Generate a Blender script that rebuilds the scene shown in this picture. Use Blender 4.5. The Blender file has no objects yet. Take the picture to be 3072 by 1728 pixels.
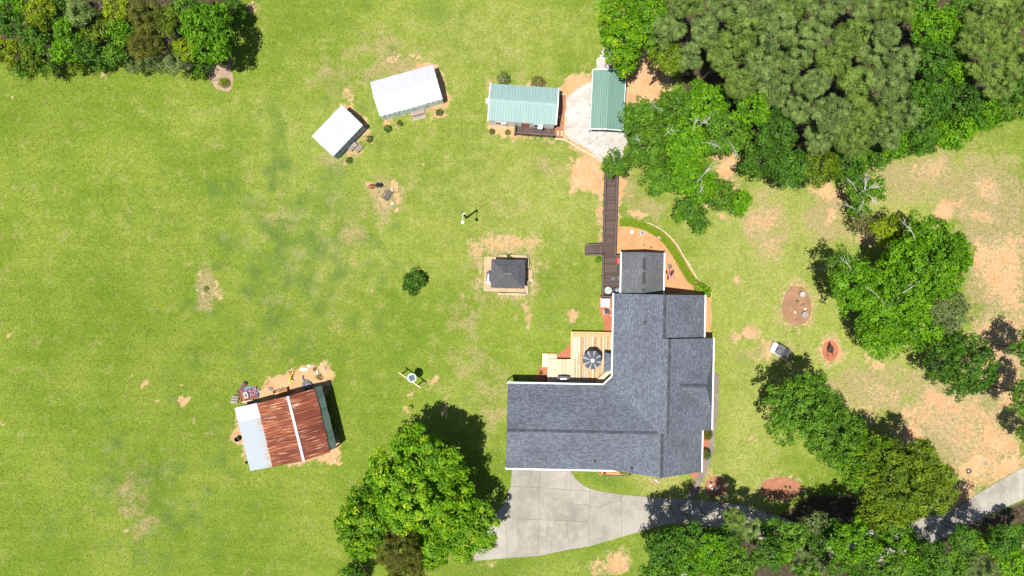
import bpy, math, random
import numpy as np
from mathutils import Matrix, Vector, Euler

# ------------------------------------------------------------------ camera, sky, sun, exposure
SC = bpy.context.scene
COL = SC.collection
S, H = 0.04, 80.0                      # metres per reference pixel on the ground, flying height
cam = bpy.data.objects.new('camera', bpy.data.cameras.new('camera'))
COL.objects.link(cam)
cam.location = (0, 0, H)
cam.data.sensor_width = 36.0
cam.data.lens = 36.0 * H / (3072 * S)
cam.data.clip_start = 1.0
cam.data.clip_end = 2000.0
SC.camera = cam

EL = math.radians(75.5)
SUN_D = Vector((0.80 * math.cos(EL), 0.60 * math.cos(EL), -math.sin(EL)))
w = bpy.data.worlds.new('World')
SC.world = w
w.use_nodes = True
wn = w.node_tree
sky = wn.nodes.new('ShaderNodeTexSky')
sky.sky_type = 'NISHITA'
sky.sun_disc = False
sky.sun_elevation = EL
sky.sun_rotation = math.radians(233.1)
bg = wn.nodes['Background']
bg.inputs['Strength'].default_value = 0.065
wn.links.new(sky.outputs[0], bg.inputs['Color'])
sl = bpy.data.lights.new('sun', 'SUN')
sl.energy = 5.0
sl.angle = math.radians(0.5)
sl.color = (1.0, 0.955, 0.88)
sun = bpy.data.objects.new('sun', sl)
sun.rotation_euler = SUN_D.to_track_quat('-Z', 'Y').to_euler()
sun.location = (0, 0, 60)
COL.objects.link(sun)
SC.view_settings.view_transform = 'Standard'
SC.view_settings.look = 'None'
SC.view_settings.exposure = 0.70
SC.view_settings.gamma = 1.0
SC.view_settings.use_curve_mapping = False

# ------------------------------------------------------------------ helpers
rng = np.random.default_rng(7)
R = random.Random(11)
PI = math.pi


def P(px, py, z=0.0):
    """world x, y of the point at height z that the photograph shows at pixel px, py"""
    f = S * (H - z) / H
    return Vector(((px - 1536) * f, (864 - py) * f, z))


def link(o, parent=None):
    COL.objects.link(o)
    if parent is not None:
        o.parent = parent
    return o


def tag(o, label, cat, group=None, kind=None):
    o['label'] = label
    o['category'] = cat
    if group:
        o['group'] = group
    if kind:
        o['kind'] = kind
    return o


def thing(name, label, cat, loc=(0, 0, 0), rotz=0.0, group=None):
    o = bpy.data.objects.new(name, None)
    o.empty_display_size = 0.3
    o.location = loc
    o.rotation_euler = (0, 0, rotz)
    link(o)
    return tag(o, label, cat, group)


class MB:
    """collects faces (with optional uv) and links them as one mesh object"""

    def __init__(self):
        self.v, self.f, self.uv = [], [], []

    def face(self, pts, uv=None):
        n = len(self.v)
        self.v += [tuple(p) for p in pts]
        self.f.append(tuple(range(n, n + len(pts))))
        self.uv.append(uv)

    def box(self, c, s, rotz=0.0, mat=None):
        x, y, z = s[0] / 2, s[1] / 2, s[2] / 2
        M = Matrix.Translation(c) @ (mat if mat is not None else Matrix.Rotation(rotz, 4, 'Z'))
        p = [M @ Vector((a * x, b * y, d * z)) for d in (-1, 1) for b in (-1, 1) for a in (-1, 1)]
        for q in ((0, 2, 3, 1), (4, 5, 7, 6), (0, 1, 5, 4), (1, 3, 7, 5), (3, 2, 6, 7), (2, 0, 4, 6)):
            self.face([p[i] for i in q])
        return self

    def beam(self, a, b, wd, ht):
        a, b = Vector(a), Vector(b)
        d = b - a
        m = d.to_track_quat('X', 'Z').to_matrix().to_4x4()
        return self.box((a + b) / 2, (d.length, wd, ht), mat=m)

    def prism(self, poly, z0, z1):
        a = sum(poly[i][0] * poly[(i + 1) % len(poly)][1] - poly[(i + 1) % len(poly)][0] * poly[i][1] for i in range(len(poly)))
        if a < 0:
            poly = list(poly)[::-1]
        self.face([(p[0], p[1], z1) for p in poly])
        self.face([(p[0], p[1], z0) for p in poly][::-1])
        for i in range(len(poly)):
            p, q = poly[i], poly[(i + 1) % len(poly)]
            self.face([(p[0], p[1], z0), (q[0], q[1], z0), (q[0], q[1], z1), (p[0], p[1], z1)])
        return self

    def lathe(self, prof, c=(0, 0, 0), n=20, cap=True, sx=1.0, sy=1.0):
        ring = [[(c[0] + r * sx * math.cos(2 * PI * k / n), c[1] + r * sy * math.sin(2 * PI * k / n), c[2] + z) for k in range(n)] for r, z in prof]
        for i in range(len(ring) - 1):
            for k in range(n):
                self.face([ring[i][k], ring[i][(k + 1) % n], ring[i + 1][(k + 1) % n], ring[i + 1][k]])
        if cap:
            self.face(ring[0][::-1])
            self.face(ring[-1])
        return self

    def tube(self, pts, rad, n=6):
        pts = [Vector(p) for p in pts]
        if not isinstance(rad, (list, tuple)):
            rad = [rad] * len(pts)
        rings = []
        for i, p in enumerate(pts):
            d = (pts[min(i + 1, len(pts) - 1)] - pts[max(i - 1, 0)])
            if d.length < 1e-6:
                d = Vector((0, 0, 1))
            q = d.to_track_quat('Z', 'Y')
            rings.append([p + q @ Vector((rad[i] * math.cos(2 * PI * k / n), rad[i] * math.sin(2 * PI * k / n), 0)) for k in range(n)])
        for i in range(len(rings) - 1):
            for k in range(n):
                self.face([rings[i][k], rings[i][(k + 1) % n], rings[i + 1][(k + 1) % n], rings[i + 1][k]])
        self.face(rings[0][::-1])
        self.face(rings[-1])
        return self

    def mesh(self, name, m=None):
        me = bpy.data.meshes.new(name)
        me.from_pydata(self.v, [], self.f)
        if any(u is not None for u in self.uv):
            l = me.uv_layers.new(name='UVMap')
            k = 0
            for f, u in zip(self.f, self.uv):
                for i in range(len(f)):
                    l.data[k].uv = u[i] if u is not None else (0, 0)
                    k += 1
        if m is not None:
            me.materials.append(m)
        return me

    def build(self, name, m, parent=None, smooth=False):
        me = self.mesh(name, m)
        if smooth:
            for p in me.polygons:
                p.use_smooth = True
        return link(bpy.data.objects.new(name, me), parent)


_unit = {}


def piece(name, m, parent, c, s, rotz=0.0, bev=0.0):
    """one box-shaped piece; alike pieces share one unit mesh"""
    k = (m.name, bev)
    if k not in _unit:
        if bev:
            b = MB()
            t = .5 - bev
            for z0, z1, r0, r1 in ((-.5, .5 - bev, .5, .5), (.5 - bev, .5, .5, t)):
                lo = [(-r0, -r0, z0), (r0, -r0, z0), (r0, r0, z0), (-r0, r0, z0)]
                hi = [(-r1, -r1, z1), (r1, -r1, z1), (r1, r1, z1), (-r1, r1, z1)]
                for i in range(4):
                    b.face([lo[i], lo[(i + 1) % 4], hi[(i + 1) % 4], hi[i]])
            b.face([(-t, -t, .5), (t, -t, .5), (t, t, .5), (-t, t, .5)])
            _unit[k] = b.mesh('piece', m)
        else:
            _unit[k] = MB().box((0, 0, 0), (1, 1, 1)).mesh('piece', m)
    o = bpy.data.objects.new(name, _unit[k])
    o.location, o.scale, o.rotation_euler = c, s, (0, 0, rotz)
    return link(o, parent)


# ------------------------------------------------------------------ materials
class NT:
    def __init__(self, name):
        self.m = bpy.data.materials.new(name)
        self.m.use_nodes = True
        self.t = self.m.node_tree
        self.b = self.t.nodes['Principled BSDF']
        self.out = self.t.nodes['Material Output']

    def n(self, typ, **kw):
        x = self.t.nodes.new(typ)
        for k, v in kw.items():
            setattr(x, k, v)
        return x

    def l(self, a, b):
        self.t.links.new(a, b)

    def put(self, sock, v):
        if hasattr(v, 'links'):
            self.l(v, sock)
        elif isinstance(v, (tuple, list)) and len(v) == 3 and sock.type == 'RGBA':
            sock.default_value = (*v, 1)
        else:
            sock.default_value = v

    def coord(self, which='Object', scale=(1, 1, 1), rot=0.0, rnd=False):
        c = self.n('ShaderNodeTexCoord')
        mp = self.n('ShaderNodeMapping')
        mp.inputs['Scale'].default_value = scale
        mp.inputs['Rotation'].default_value = (0, 0, rot)
        if which == 'World':
            self.l(self.n('ShaderNodeNewGeometry').outputs['Position'], mp.inputs['Vector'])
        else:
            self.l(c.outputs[which], mp.inputs['Vector'])
        if rnd:
            oi = self.n('ShaderNodeObjectInfo')
            k = self.n('ShaderNodeVectorMath', operation='MULTIPLY')
            k.inputs[1].default_value = (37, 53, 71)
            self.l(oi.outputs['Random'], k.inputs[0])
            self.l(k.outputs[0], mp.inputs['Location'])
        return mp.outputs[0]

    def noise(self, vec, scale, detail=4.0, rough=.55):
        x = self.n('ShaderNodeTexNoise')
        x.inputs['Scale'].default_value = scale
        x.inputs['Detail'].default_value = detail
        x.inputs['Roughness'].default_value = rough
        self.l(vec, x.inputs['Vector'])
        return x.outputs['Fac']

    def step(self, v, lo, hi):
        x = self.n('ShaderNodeMapRange', interpolation_type='SMOOTHSTEP')
        self.l(v, x.inputs['Value'])
        x.inputs['From Min'].default_value = lo
        x.inputs['From Max'].default_value = hi
        return x.outputs['Result']

    def lin(self, v, lo, hi, a, b):
        x = self.n('ShaderNodeMapRange')
        self.l(v, x.inputs['Value'])
        for k, q in (('From Min', lo), ('From Max', hi), ('To Min', a), ('To Max', b)):
            x.inputs[k].default_value = q
        return x.outputs['Result']

    def math(self, op, a, b):
        x = self.n('ShaderNodeMath', operation=op)
        self.put(x.inputs[0], a)
        self.put(x.inputs[1], b)
        return x.outputs[0]

    def mix(self, f, a, b, blend='MIX'):
        x = self.n('ShaderNodeMix', data_type='RGBA', blend_type=blend)
        self.put(x.inputs[0], f)
        self.put(x.inputs[6], a)
        self.put(x.inputs[7], b)
        return x.outputs[2]

    def scale(self, col, f):
        x = self.n('ShaderNodeVectorMath', operation='SCALE')
        self.l(col, x.inputs[0])
        self.put(x.inputs['Scale'], f)
        return x.outputs[0]

    def attr(self, name):
        x = self.n('ShaderNodeAttribute', attribute_name=name)
        return x.outputs['Fac']

    def bump(self, h, strength, dist=.02):
        x = self.n('ShaderNodeBump')
        x.inputs['Strength'].default_value = strength
        x.inputs['Distance'].default_value = dist
        self.l(h, x.inputs['Height'])
        self.l(x.outputs[0], self.b.inputs['Normal'])

    def done(self, col, rough=.8, metal=0.0, spec=.3):
        self.put(self.b.inputs['Base Color'], col)
        self.put(self.b.inputs['Roughness'], rough)
        self.b.inputs['Metallic'].default_value = metal
        self.b.inputs['Specular IOR Level'].default_value = spec
        return self.m


def simple(name, c1, c2=None, scale=3.0, rough=.8, metal=0.0, bump=0.0, rnd=0.0, stretch=(1, 1, 1), lo=.3, hi=.7, spec=.3, fine=0.0, which='Object'):
    t = NT(name)
    c2 = c2 or tuple(x * .75 for x in c1)
    v = t.coord(which, stretch, rnd=rnd > 0)
    nz = t.noise(v, scale, 5)
    col = t.mix(t.step(nz, lo, hi), c1, c2)
    if rnd:
        oi = t.n('ShaderNodeObjectInfo')
        col = t.scale(col, t.lin(oi.outputs['Random'], 0, 1, 1 - rnd, 1 + rnd))
    if fine:
        col = t.scale(col, t.lin(t.noise(v, scale * 9, 3), .25, .75, 1 - fine, 1 + fine))
    if bump:
        t.bump(t.noise(v, scale * 6, 3), bump)
    return t.done(col, rough, metal, spec)


white_trim = simple('white trim', (.66, .66, .67), (.60, .60, .60), 2, .45)
white_siding = simple('white siding', (.72, .73, .72), (.66, .67, .66), 1.5, .5)
concrete_block = simple('grey concrete', (.42, .40, .36), (.34, .32, .29), 6, .9, bump=.2, rnd=.12)
dark_metal = simple('dark metal', (.035, .035, .04), (.02, .02, .024), 6, .45)
black_mat = simple('black rubber', (.018, .018, .02), (.03, .03, .032), 8, .6)
steel = simple('brushed steel', (.42, .44, .48), (.34, .36, .40), 5, .32, metal=.7)
brown_stain = simple('brown stained wood', (.062, .040, .034), (.088, .060, .050), 2.5, .75, rnd=.28, stretch=(1.2, 1.2, 1.2), bump=.2)
rail_stain = simple('brown stained rail', (.075, .052, .047), (.10, .072, .064), 2.5, .75, rnd=.15)
pale_wood = simple('fresh pine board', (.60, .485, .34), (.52, .38, .23), 2.2, .7, rnd=.15, lo=.35, hi=.75)
gold_wood = simple('golden pine board', (.50, .33, .165), (.42, .25, .11), 2.2, .7, rnd=.16)
grey_wood = simple('weathered grey wood', (.30, .25, .21), (.22, .175, .15), 3, .85, rnd=.2)
old_wood = simple('old brown timber', (.15, .10, .065), (.09, .06, .04), 3, .85, rnd=.3)
bark = simple('bark', (.12, .095, .075), (.07, .055, .045), 3, .95, bump=.4)
pale_bark = simple('bleached branch', (.46, .45, .42), (.34, .33, .30), 3, .9)
red_clay = simple('red brick', (.30, .105, .055), (.22, .075, .042), 8, .85, rnd=.35)
blue_tarp = simple('blue tarp', (.10, .18, .52), (.16, .25, .60), 4, .4, bump=.5)
glass_dark = simple('dark window glass', (.03, .035, .045), (.04, .045, .06), 2, .08, spec=.5)
glass_pale = simple('frosted glass', (.24, .28, .27), (.29, .33, .32), 3, .3, spec=.5)
orange_rust = simple('orange rusted steel', (.42, .20, .05), (.30, .13, .03), 5, .7)
yellow_paint = simple('yellow paint', (.62, .44, .05), (.50, .33, .03), 6, .5)
terracotta = simple('terracotta', (.42, .17, .08), (.30, .11, .05), 6, .8)
stone = simple('pale field stone', (.50, .43, .33), (.38, .32, .25), 4, .9, bump=.3)
tan_brick = simple('tan block', (.44, .35, .26), (.36, .28, .20), 5, .9, rnd=.14, bump=.2)
paver_mat = simple('tan paver', (.46, .33, .21), (.38, .26, .16), 3, .9, rnd=.12, bump=.2)
timber_edge = simple('pale edging timber', (.55, .45, .33), (.42, .33, .23), 2, .85, rnd=.1)
red_plastic = simple('red plastic', (.62, .05, .045), (.5, .035, .03), 4, .4)
faded_red = simple('faded red paint', (.45, .16, .14), (.36, .11, .10), 6, .6)
purple = simple('purple petals', (.42, .24, .50), (.55, .36, .60), 9, .7)
pipe_grey = simple('grey plastic sheet', (.10, .105, .12), (.2, .2, .22), 7, .5, bump=.5)
ash = simple('black ash', (.015, .014, .013), (.06, .055, .05), 6, .95, bump=.4)
house_wall_m = simple('pale tan siding', (.45, .40, .33), (.40, .35, .29), 1.5, .7)
grey_siding = simple('pale grey green siding', (.78, .84, .84), (.72, .78, .78), 1.3, .6)
blue_siding = simple('blue grey siding', (.30, .39, .50), (.26, .34, .44), 1.3, .6)
mint = simple('mint rim padding', (.44, .56, .49), (.39, .51, .45), 4, .6)
mesh_dark = simple('dark mesh', (.05, .055, .075), (.075, .08, .10), 8, .7)


def shingle(name, c1, c2, c3, bw=.31, rh=.20):
    t = NT(name)
    c = t.n('ShaderNodeTexCoord')
    br = t.n('ShaderNodeTexBrick', offset=.5, offset_frequency=2)
    br.inputs['Color1'].default_value = (*c1, 1)
    br.inputs['Color2'].default_value = (*c2, 1)
    br.inputs['Mortar'].default_value = (*c3, 1)
    br.inputs['Scale'].default_value = 1.0
    br.inputs['Mortar Size'].default_value = .022
    br.inputs['Mortar Smooth'].default_value = .2
    br.inputs['Bias'].default_value = -.1
    br.inputs['Brick Width'].default_value = bw
    br.inputs['Row Height'].default_value = rh
    t.l(c.outputs['UV'], br.inputs['Vector'])
    w1 = t.coord('World')
    col = t.scale(br.outputs['Color'], t.lin(t.noise(w1, .35, 4), .3, .7, .86, 1.14))
    col = t.scale(col, t.lin(t.noise(w1, 9, 3), .3, .7, .86, 1.14))
    t.bump(br.outputs['Fac'], .5, -.012)
    return t.done(col, .9, spec=.2)


shingles = shingle('blue grey shingles', (.086, .097, .122), (.155, .170, .205), (.058, .065, .082))
shingles_grey = shingle('grey shingles', (.092, .095, .102), (.128, .132, .140), (.055, .058, .064))
cap_shingle = simple('dark ridge shingle', (.046, .051, .063), (.060, .066, .079), 3, .9, rnd=.22)
cap_dark = simple('charcoal ridge vent', (.035, .036, .040), (.045, .046, .05), 6, .9)


def metal_panel(name, c1, c2, rough=.4, metal=0.0, rnd=.022):
    t = NT(name)
    v = t.coord('Object', (1, .18, 1), rnd=True)
    nz = t.noise(v, 2.2, 5)
    oi = t.n('ShaderNodeObjectInfo')
    col = t.mix(t.step(nz, .35, .75), c1, c2)
    col = t.scale(col, t.lin(oi.outputs['Random'], 0, 1, 1 - rnd, 1 + rnd))
    t.bump(t.noise(v, 1.5, 2), .12, .02)
    return t.done(col, rough, metal, .4)


white_metal = metal_panel('white roof sheet', (.40, .41, .45), (.38, .39, .43), .55)
green_metal = metal_panel('pale green roof sheet', (.230, .330, .312), (.205, .30, .285), .55)
green_dark = metal_panel('green carport sheet', (.110, .205, .170), (.098, .18, .15), .55)
char_metal = metal_panel('charcoal roof sheet', (.062, .063, .069), (.075, .076, .082), .5, rnd=.08)
galv = metal_panel('galvanised roof sheet', (.47, .54, .60), (.40, .46, .52), .45, rnd=.04)
galv_new = metal_panel('bright galvanised sheet', (.50, .52, .54), (.45, .475, .50), .5, rnd=.03)
moss_metal = metal_panel('mossy green sheet', (.10, .155, .135), (.065, .10, .08), .6, rnd=.1)


def rust_sheet(name, edge=False):
    """corrugated sheet that rusts in streaks running down its slope (local y)"""
    t = NT(name)
    v = t.coord('Object', (1, .035, 1), rnd=True)
    v2 = t.coord('Object', (1, .16, 1), rnd=True)
    a = t.noise(v, 10.0, 3)
    b = t.noise(v2, 4.5, 5)
    oi = t.n('ShaderNodeObjectInfo')
    am = t.math('ADD', a, t.math('MULTIPLY', t.math('SUBTRACT', t.noise(t.coord('World'), .25, 3), .5), .28))
    col = t.mix(t.step(am, .40, .56), (.130, .036, .024), (.225, .070, .035))
    col = t.mix(t.step(am, .54, .66), col, (.40, .185, .095))
    col = t.mix(t.math('MULTIPLY', t.step(b, .55, .66), t.step(am, .47, .58)), col, (.56, .40, .30))
    col = t.scale(col, t.lin(oi.outputs['Random'], 0, 1, .80, 1.20))
    return t.done(col, .85, 0.0, .2)


rust = rust_sheet('rusted roof sheet')


def stained_galv():
    """galvanised sheet with rust washed down from its upper edge (local y from 0 downwards)"""
    t = NT('rust stained galvanised sheet')
    c = t.n('ShaderNodeTexCoord')
    sp = t.n('ShaderNodeSeparateXYZ')
    t.l(c.outputs['Object'], sp.inputs[0])
    v = t.coord('Object', (1, .12, 1), rnd=True)
    a = t.noise(v, 8, 4)
    f = t.math('MULTIPLY', t.lin(sp.outputs['Y'], -1.0, .02, 0, 1), t.step(a, .44, .62))
    col = t.mix(t.math('MINIMUM', f, 1.0), (.325, .365, .40), (.38, .20, .085))
    return t.done(col, .5, 0, .35)


galv_stain = stained_galv()


def leaf_mat(name, dark, light, trans=.28, warm=None):
    t = NT(name)
    tone = t.attr('tone')
    col = t.mix(tone, dark, light)
    if warm:
        col = t.mix(t.step(tone, .86, 1.0), col, warm)
    oi = t.n('ShaderNodeObjectInfo')
    col = t.scale(col, t.lin(oi.outputs['Random'], 0, 1, .9, 1.1))
    t.done(col, .55, 0, .25)
    tr = t.n('ShaderNodeBsdfTranslucent')
    t.l(t.scale(col, 1.15), tr.inputs['Color'])
    mx = t.n('ShaderNodeMixShader')
    mx.inputs[0].default_value = trans
    t.l(t.b.outputs[0], mx.inputs[1])
    t.l(tr.outputs[0], mx.inputs[2])
    t.l(mx.outputs[0], t.out.inputs['Surface'])
    return t.m


LM = {
    'bright': leaf_mat('bright green leaf', (.060, .180, .003), (.215, .400, .008), .32, (.36, .44, .01)),
    'oak': leaf_mat('mid green leaf', (.040, .118, .006), (.140, .280, .016), .3),
    'lush': leaf_mat('lush green leaf', (.046, .150, .003), (.165, .345, .005), .32),
    'dark': leaf_mat('dark green leaf', (.026, .086, .006), (.095, .215, .012), .28),
    'olive': leaf_mat('olive leaf', (.058, .105, .004), (.175, .260, .008), .28),
    'sage': leaf_mat('grey green leaf', (.075, .115, .030), (.195, .250, .085), .28),
    'yellow': leaf_mat('yellow green leaf', (.105, .170, .003), (.290, .370, .010), .32),
    'brown': leaf_mat('brown green leaf', (.110, .100, .030), (.24, .23, .08), .25),
    'pine': leaf_mat('pine needle', (.070, .125, .024), (.260, .355, .095), .25),
    'pinegreen': leaf_mat('green pine needle', (.070, .130, .016), (.255, .360, .065), .25),
    'cedar': leaf_mat('cedar spray', (.055, .070, .006), (.155, .165, .018), .22),
    'hedge': leaf_mat('border grass blade', (.085, .150, .004), (.22, .29, .010), .3),
    'shrub': leaf_mat('shrub leaf', (.030, .080, .004), (.085, .170, .010), .25),
}


# ------------------------------------------------------------------ ground
def sd_poly(X, Y, poly):
    d = np.full(X.shape, 1e9)
    s = np.ones(X.shape)
    n = len(poly)
    for i in range(n):
        ax, ay = poly[i]
        bx, by = poly[i - 1]
        ex, ey = bx - ax, by - ay
        wx, wy = X - ax, Y - ay
        t = np.clip((wx * ex + wy * ey) / (ex * ex + ey * ey + 1e-9), 0, 1)
        d = np.minimum(d, (wx - ex * t) ** 2 + (wy - ey * t) ** 2)
        c1, c2, c3 = Y >= ay, Y < by, ex * wy > ey * wx
        s = np.where((c1 & c2 & c3) | (~c1 & ~c2 & ~c3), -s, s)
    return s * np.sqrt(d)


def poly_mask(X, Y, poly, soft):
    return np.clip(.5 - sd_poly(X, Y, poly) / (2 * soft), 0, 1)


def ell_mask(X, Y, cx, cy, rx, ry, ang=0.0):
    a = math.radians(ang)
    dx, dy = X - cx, Y - cy
    u = (dx * math.cos(a) + dy * math.sin(a)) / rx
    v = (-dx * math.sin(a) + dy * math.cos(a)) / ry
    return np.clip(1.5 - np.sqrt(u * u + v * v), 0, 1)


DIRT_P = [
    ([(795, 1160), (800, 1142), (850, 1120), (890, 1110), (930, 1094), (975, 1089), (997, 1102), (1000, 1122), (985, 1150), (975, 1172), (960, 1195), (760, 1235), (735, 1212), (770, 1195)], 6, 1.0),
    ([(700, 1230), (712, 1230), (760, 1395), (742, 1385), (726, 1345), (700, 1330), (692, 1295), (712, 1285)], 7, .8),
    ([(985, 1290), (1012, 1310), (1024, 1350), (1022, 1385), (990, 1395), (955, 1380), (920, 1388), (860, 1398), (850, 1385), (990, 1350)], 7, .95),
    ([(1240, 208), (1268, 192), (1300, 190), (1320, 198), (1335, 255), (1350, 288), (1345, 310), (1318, 326), (1285, 330), (1272, 345), (1258, 325), (1160, 362), (1150, 355), (1300, 300), (1290, 210)], 7, .95),
    ([(1025, 316), (1050, 312), (1075, 335), (1108, 375), (1112, 395), (1094, 406), (1080, 425), (1066, 428), (1095, 385)], 6, .95),
    ([(1690, 232), (1725, 222), (1770, 214), (1782, 260), (1772, 310), (1700, 300), (1676, 262)], 9, .85),
    ([(1466, 366), (1548, 372), (1552, 412), (1662, 418), (1664, 424), (1545, 418), (1500, 405), (1474, 398)], 7, .9),
    ([(1716, 478), (1750, 462), (1785, 480), (1812, 505), (1810, 650), (1806, 735), (1796, 738), (1799, 605), (1772, 572), (1718, 578), (1706, 545)], 9, .95),
    ([(1690, 330), (1705, 330), (1712, 405), (1770, 445), (1806, 478), (1800, 490), (1735, 452), (1692, 425)], 5, .95),
    ([(1846, 520), (1876, 518), (1866, 600), (1858, 668), (1844, 690)], 7, .8),
    ([(2955, 735), (3072, 690), (3072, 960), (3010, 930), (2968, 880), (2935, 840)], 30, .70),
    ([(2880, 1020), (2960, 950), (3072, 930), (3072, 1330), (2990, 1250), (2960, 1130)], 34, .58),
    ([(2790, 1165), (2900, 1170), (3000, 1240), (3072, 1320), (3072, 1400), (2870, 1540), (2830, 1510), (2900, 1420), (2830, 1320), (2720, 1260), (2700, 1220)], 28, .50),
    ([(1880, 150), (2000, 150), (2030, 260), (1960, 310), (1880, 310)], 12, 1.0),
    ([(2860, 1545), (3072, 1410), (3072, 1480), (2880, 1600)], 18, .8),
    ([(2440, 1490), (2560, 1490), (2600, 1570), (2470, 1560)], 14, .8),
]
DIRT_E = [
    (2491, 1054, 34, 43, 0, .85), (2391, 917, 52, 69, 0, .7), (2147, 1459, 40, 38, 0, .6), (2343, 1466, 64, 42, 0, .5),
    (757, 24, 18, 12, 10, 1), (737, 46, 6, 5, 0, .9), (312, 230, 4, 11, -5, .9), (473, 203, 4, 11, -5, .9), (35, 290, 4, 5, 0, .9), (1180, 176, 24, 7, -20, .7),
    (1250, 172, 20, 9, 15, .8), (1275, 200, 30, 12, -15, .9), (1318, 340, 20, 17, 0, .9), (1163, 372, 14, 8, 0, .75), (1198, 371, 12, 7, 0, .6), (1110, 420, 14, 12, 0, .8),
    (1046, 482, 12, 10, 0, .7), (1056, 448, 22, 24, 0, .8), (1040, 280, 12, 10, 30, .7), (1050, 298, 7, 9, 0, .7), (1520, 728, 100, 24, 0, .62), (1430, 745, 26, 24, 0, .6), (1586, 735, 24, 18, 0, .6),
    (1516, 760, 80, 10, 0, .35), (1596, 815, 16, 60, 0, .42), (1440, 830, 14, 50, 0, .3), (1516, 890, 80, 10, 0, .3),
    (552, 1204, 18, 9, 5, 1), (435, 1150, 5, 5, 0, .9), (545, 1152, 4, 3, 0, .9), (31, 1002, 5, 4, 0, .9), (10, 1272, 5, 6, 0, .9), (580, 1268, 6, 4, -20, .9), (2, 1037, 4, 4, 0, .8), (388, 1124, 3, 3, 0, .8),
    (473, 1207, 4, 3, 0, .8), (372, 1591, 7, 5, 60, .9), (78, 1122, 3, 4, 0, .6), (240, 1333, 4, 3, 0, .7), (735, 1440, 5, 6, 80, .9), (885, 1442, 5, 4, 0, .7),
    (1300, 1140, 11, 10, 0, .9), (1338, 1234, 6, 8, 0, .95), (1325, 1236, 3, 5, 0, .9), (1218, 1228, 9, 7, 0, .6), (1235, 1186, 12, 14, 0, .5), (1205, 1205, 6, 3, 0, .5), (1285, 1172, 10, 5, 0, .5), (1340, 1205, 9, 26, 0, .5),
    (1512, 1206, 4, 4, 0, .8), (1205, 1284, 3, 3, 0, .6), (1160, 590, 42, 46, 0, .32), (1186, 556, 14, 12, 0, .8), (1188, 592, 9, 22, 0, .85), (1192, 622, 10, 10, 0, .8), (1109, 557, 15, 13, 0, .95), (1200, 592, 9, 4, 40, .7),
    (1720, 948, 20, 17, 0, .82), (1580, 922, 9, 16, 0, .85), (1582, 960, 8, 30, 0, .6), (1552, 945, 6, 12, 0, .5), (1388, 885, 8, 14, 0, .55), (1120, 868, 8, 12, 0, .4),
    (650, 855, 6, 10, 15, .9), (652, 885, 7, 22, 0, .6), (600, 830, 8, 10, 0, .5), (1272, 482, 4, 4, 0, .9), (1515, 478, 5, 4, 0, .5), (937, 910, 5, 4, 0, .7),
    (1910, 643, 32, 12, 10, .92), (2213, 838, 14, 9, 20, .9), (2318, 924, 5, 5, 0, .9), (2250, 1000, 30, 20, 25, .9), (2208, 1016, 12, 14, 0, .85), (2292, 1024, 10, 12, 0, .8), (2310, 1050, 14, 30, 20, .8),
    (2350, 1075, 22, 8, 20, .7), (2285, 1070, 40, 10, -15, .5), (2254, 1310, 11, 6, 0, .9), (2606, 1074, 14, 15, 0, .9), (2636, 1099, 18, 12, 25, .9), (2722, 1108, 14, 8, 20, .6), (2568, 1145, 7, 6, 0, .85),
    (2600, 1140, 4, 4, 0, .8), (2614, 1174, 5, 9, 0, .6), (2828, 640, 26, 38, 30, .95), (2740, 505, 8, 14, 20, .85), (2735, 535, 6, 10, 20, .7), (2800, 505, 46, 34, -40, .5), (2620, 520, 18, 20, 0, .8), (2480, 570, 50, 26, 25, .8),
    (2496, 645, 18, 20, 20, .75), (2475, 675, 12, 8, 30, .7), (2600, 710, 40, 30, 0, .7), (2960, 570, 46, 34, 30, .55), (2880, 608, 20, 10, 0, .75), (2930, 640, 60, 24, 20, .5), (2940, 770, 24, 50, 0, .8),
    (2900, 1080, 40, 40, 0, .6), (2800, 1190, 40, 24, 40, .8), (2735, 1300, 26, 30, -30, .9), (2720, 1240, 20, 16, -30, .75), (2860, 1220, 60, 40, 0, .65), (2960, 1300, 26, 30, 0, .85), (3000, 1330, 50, 40, 0, .8),
    (2930, 1400, 70, 34, -25, .9), (3020, 1400, 60, 30, -35, .9), (2870, 1480, 70, 26, -33, .95), (2180, 500, 30, 40, 30, .9), (2150, 460, 20, 26, 0, .7), (2178, 560, 40, 14, 0, .4), (2166, 650, 16, 10, 0, .7), (2120, 595, 26, 30, 0, .7),
    (2290, 660, 50, 60, 20, .48), (2310, 740, 30, 40, 0, .42), (2360, 1050, 30, 30, 0, .3), (1950, 1440, 16, 8, 20, .5), (1850, 1690, 40, 30, -30, .75), (1800, 1700, 26, 26, 0, .5), (1870, 1650, 20, 14, 0, .4),
    (1470, 1688, 24, 7, 0, .6), (2012, 772, 12, 18, 40, .6), (2056, 830, 10, 34, -30, .7), (2120, 890, 14, 14, 0, .8), (2138, 1240, 3, 26, 5, .7), (2136, 1420, 4, 16, -10, .7), (2380, 1165, 10, 6, 0, .3),
    (1100, 1640, 14, 14, 0, .6), (2650, 1180, 60, 30, 20, .35), (2580, 1230, 60, 40, 10, .3), (1474, 262, 10, 12, 0, .7), (1505, 245, 14, 8, 0, .7), (1600, 256, 40, 8, 5, .6),
]
LITTER_P = [
    ([(2440, 1480), (2560, 1490), (2640, 1560), (2860, 1590), (3200, 1450), (3400, 2000), (1900, 2000), (1960, 1640), (2300, 1570)], 18),
    ([(2060, 300), (2000, 60), (1850, -400), (3400, -400), (3400, 250), (3000, 300), (2600, 500), (2330, 530), (2200, 430)], 25),
    ([(-400, -400), (760, -400), (720, 0), (690, 130), (500, 175), (0, 190), (-400, 190)], 15),
]
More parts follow.
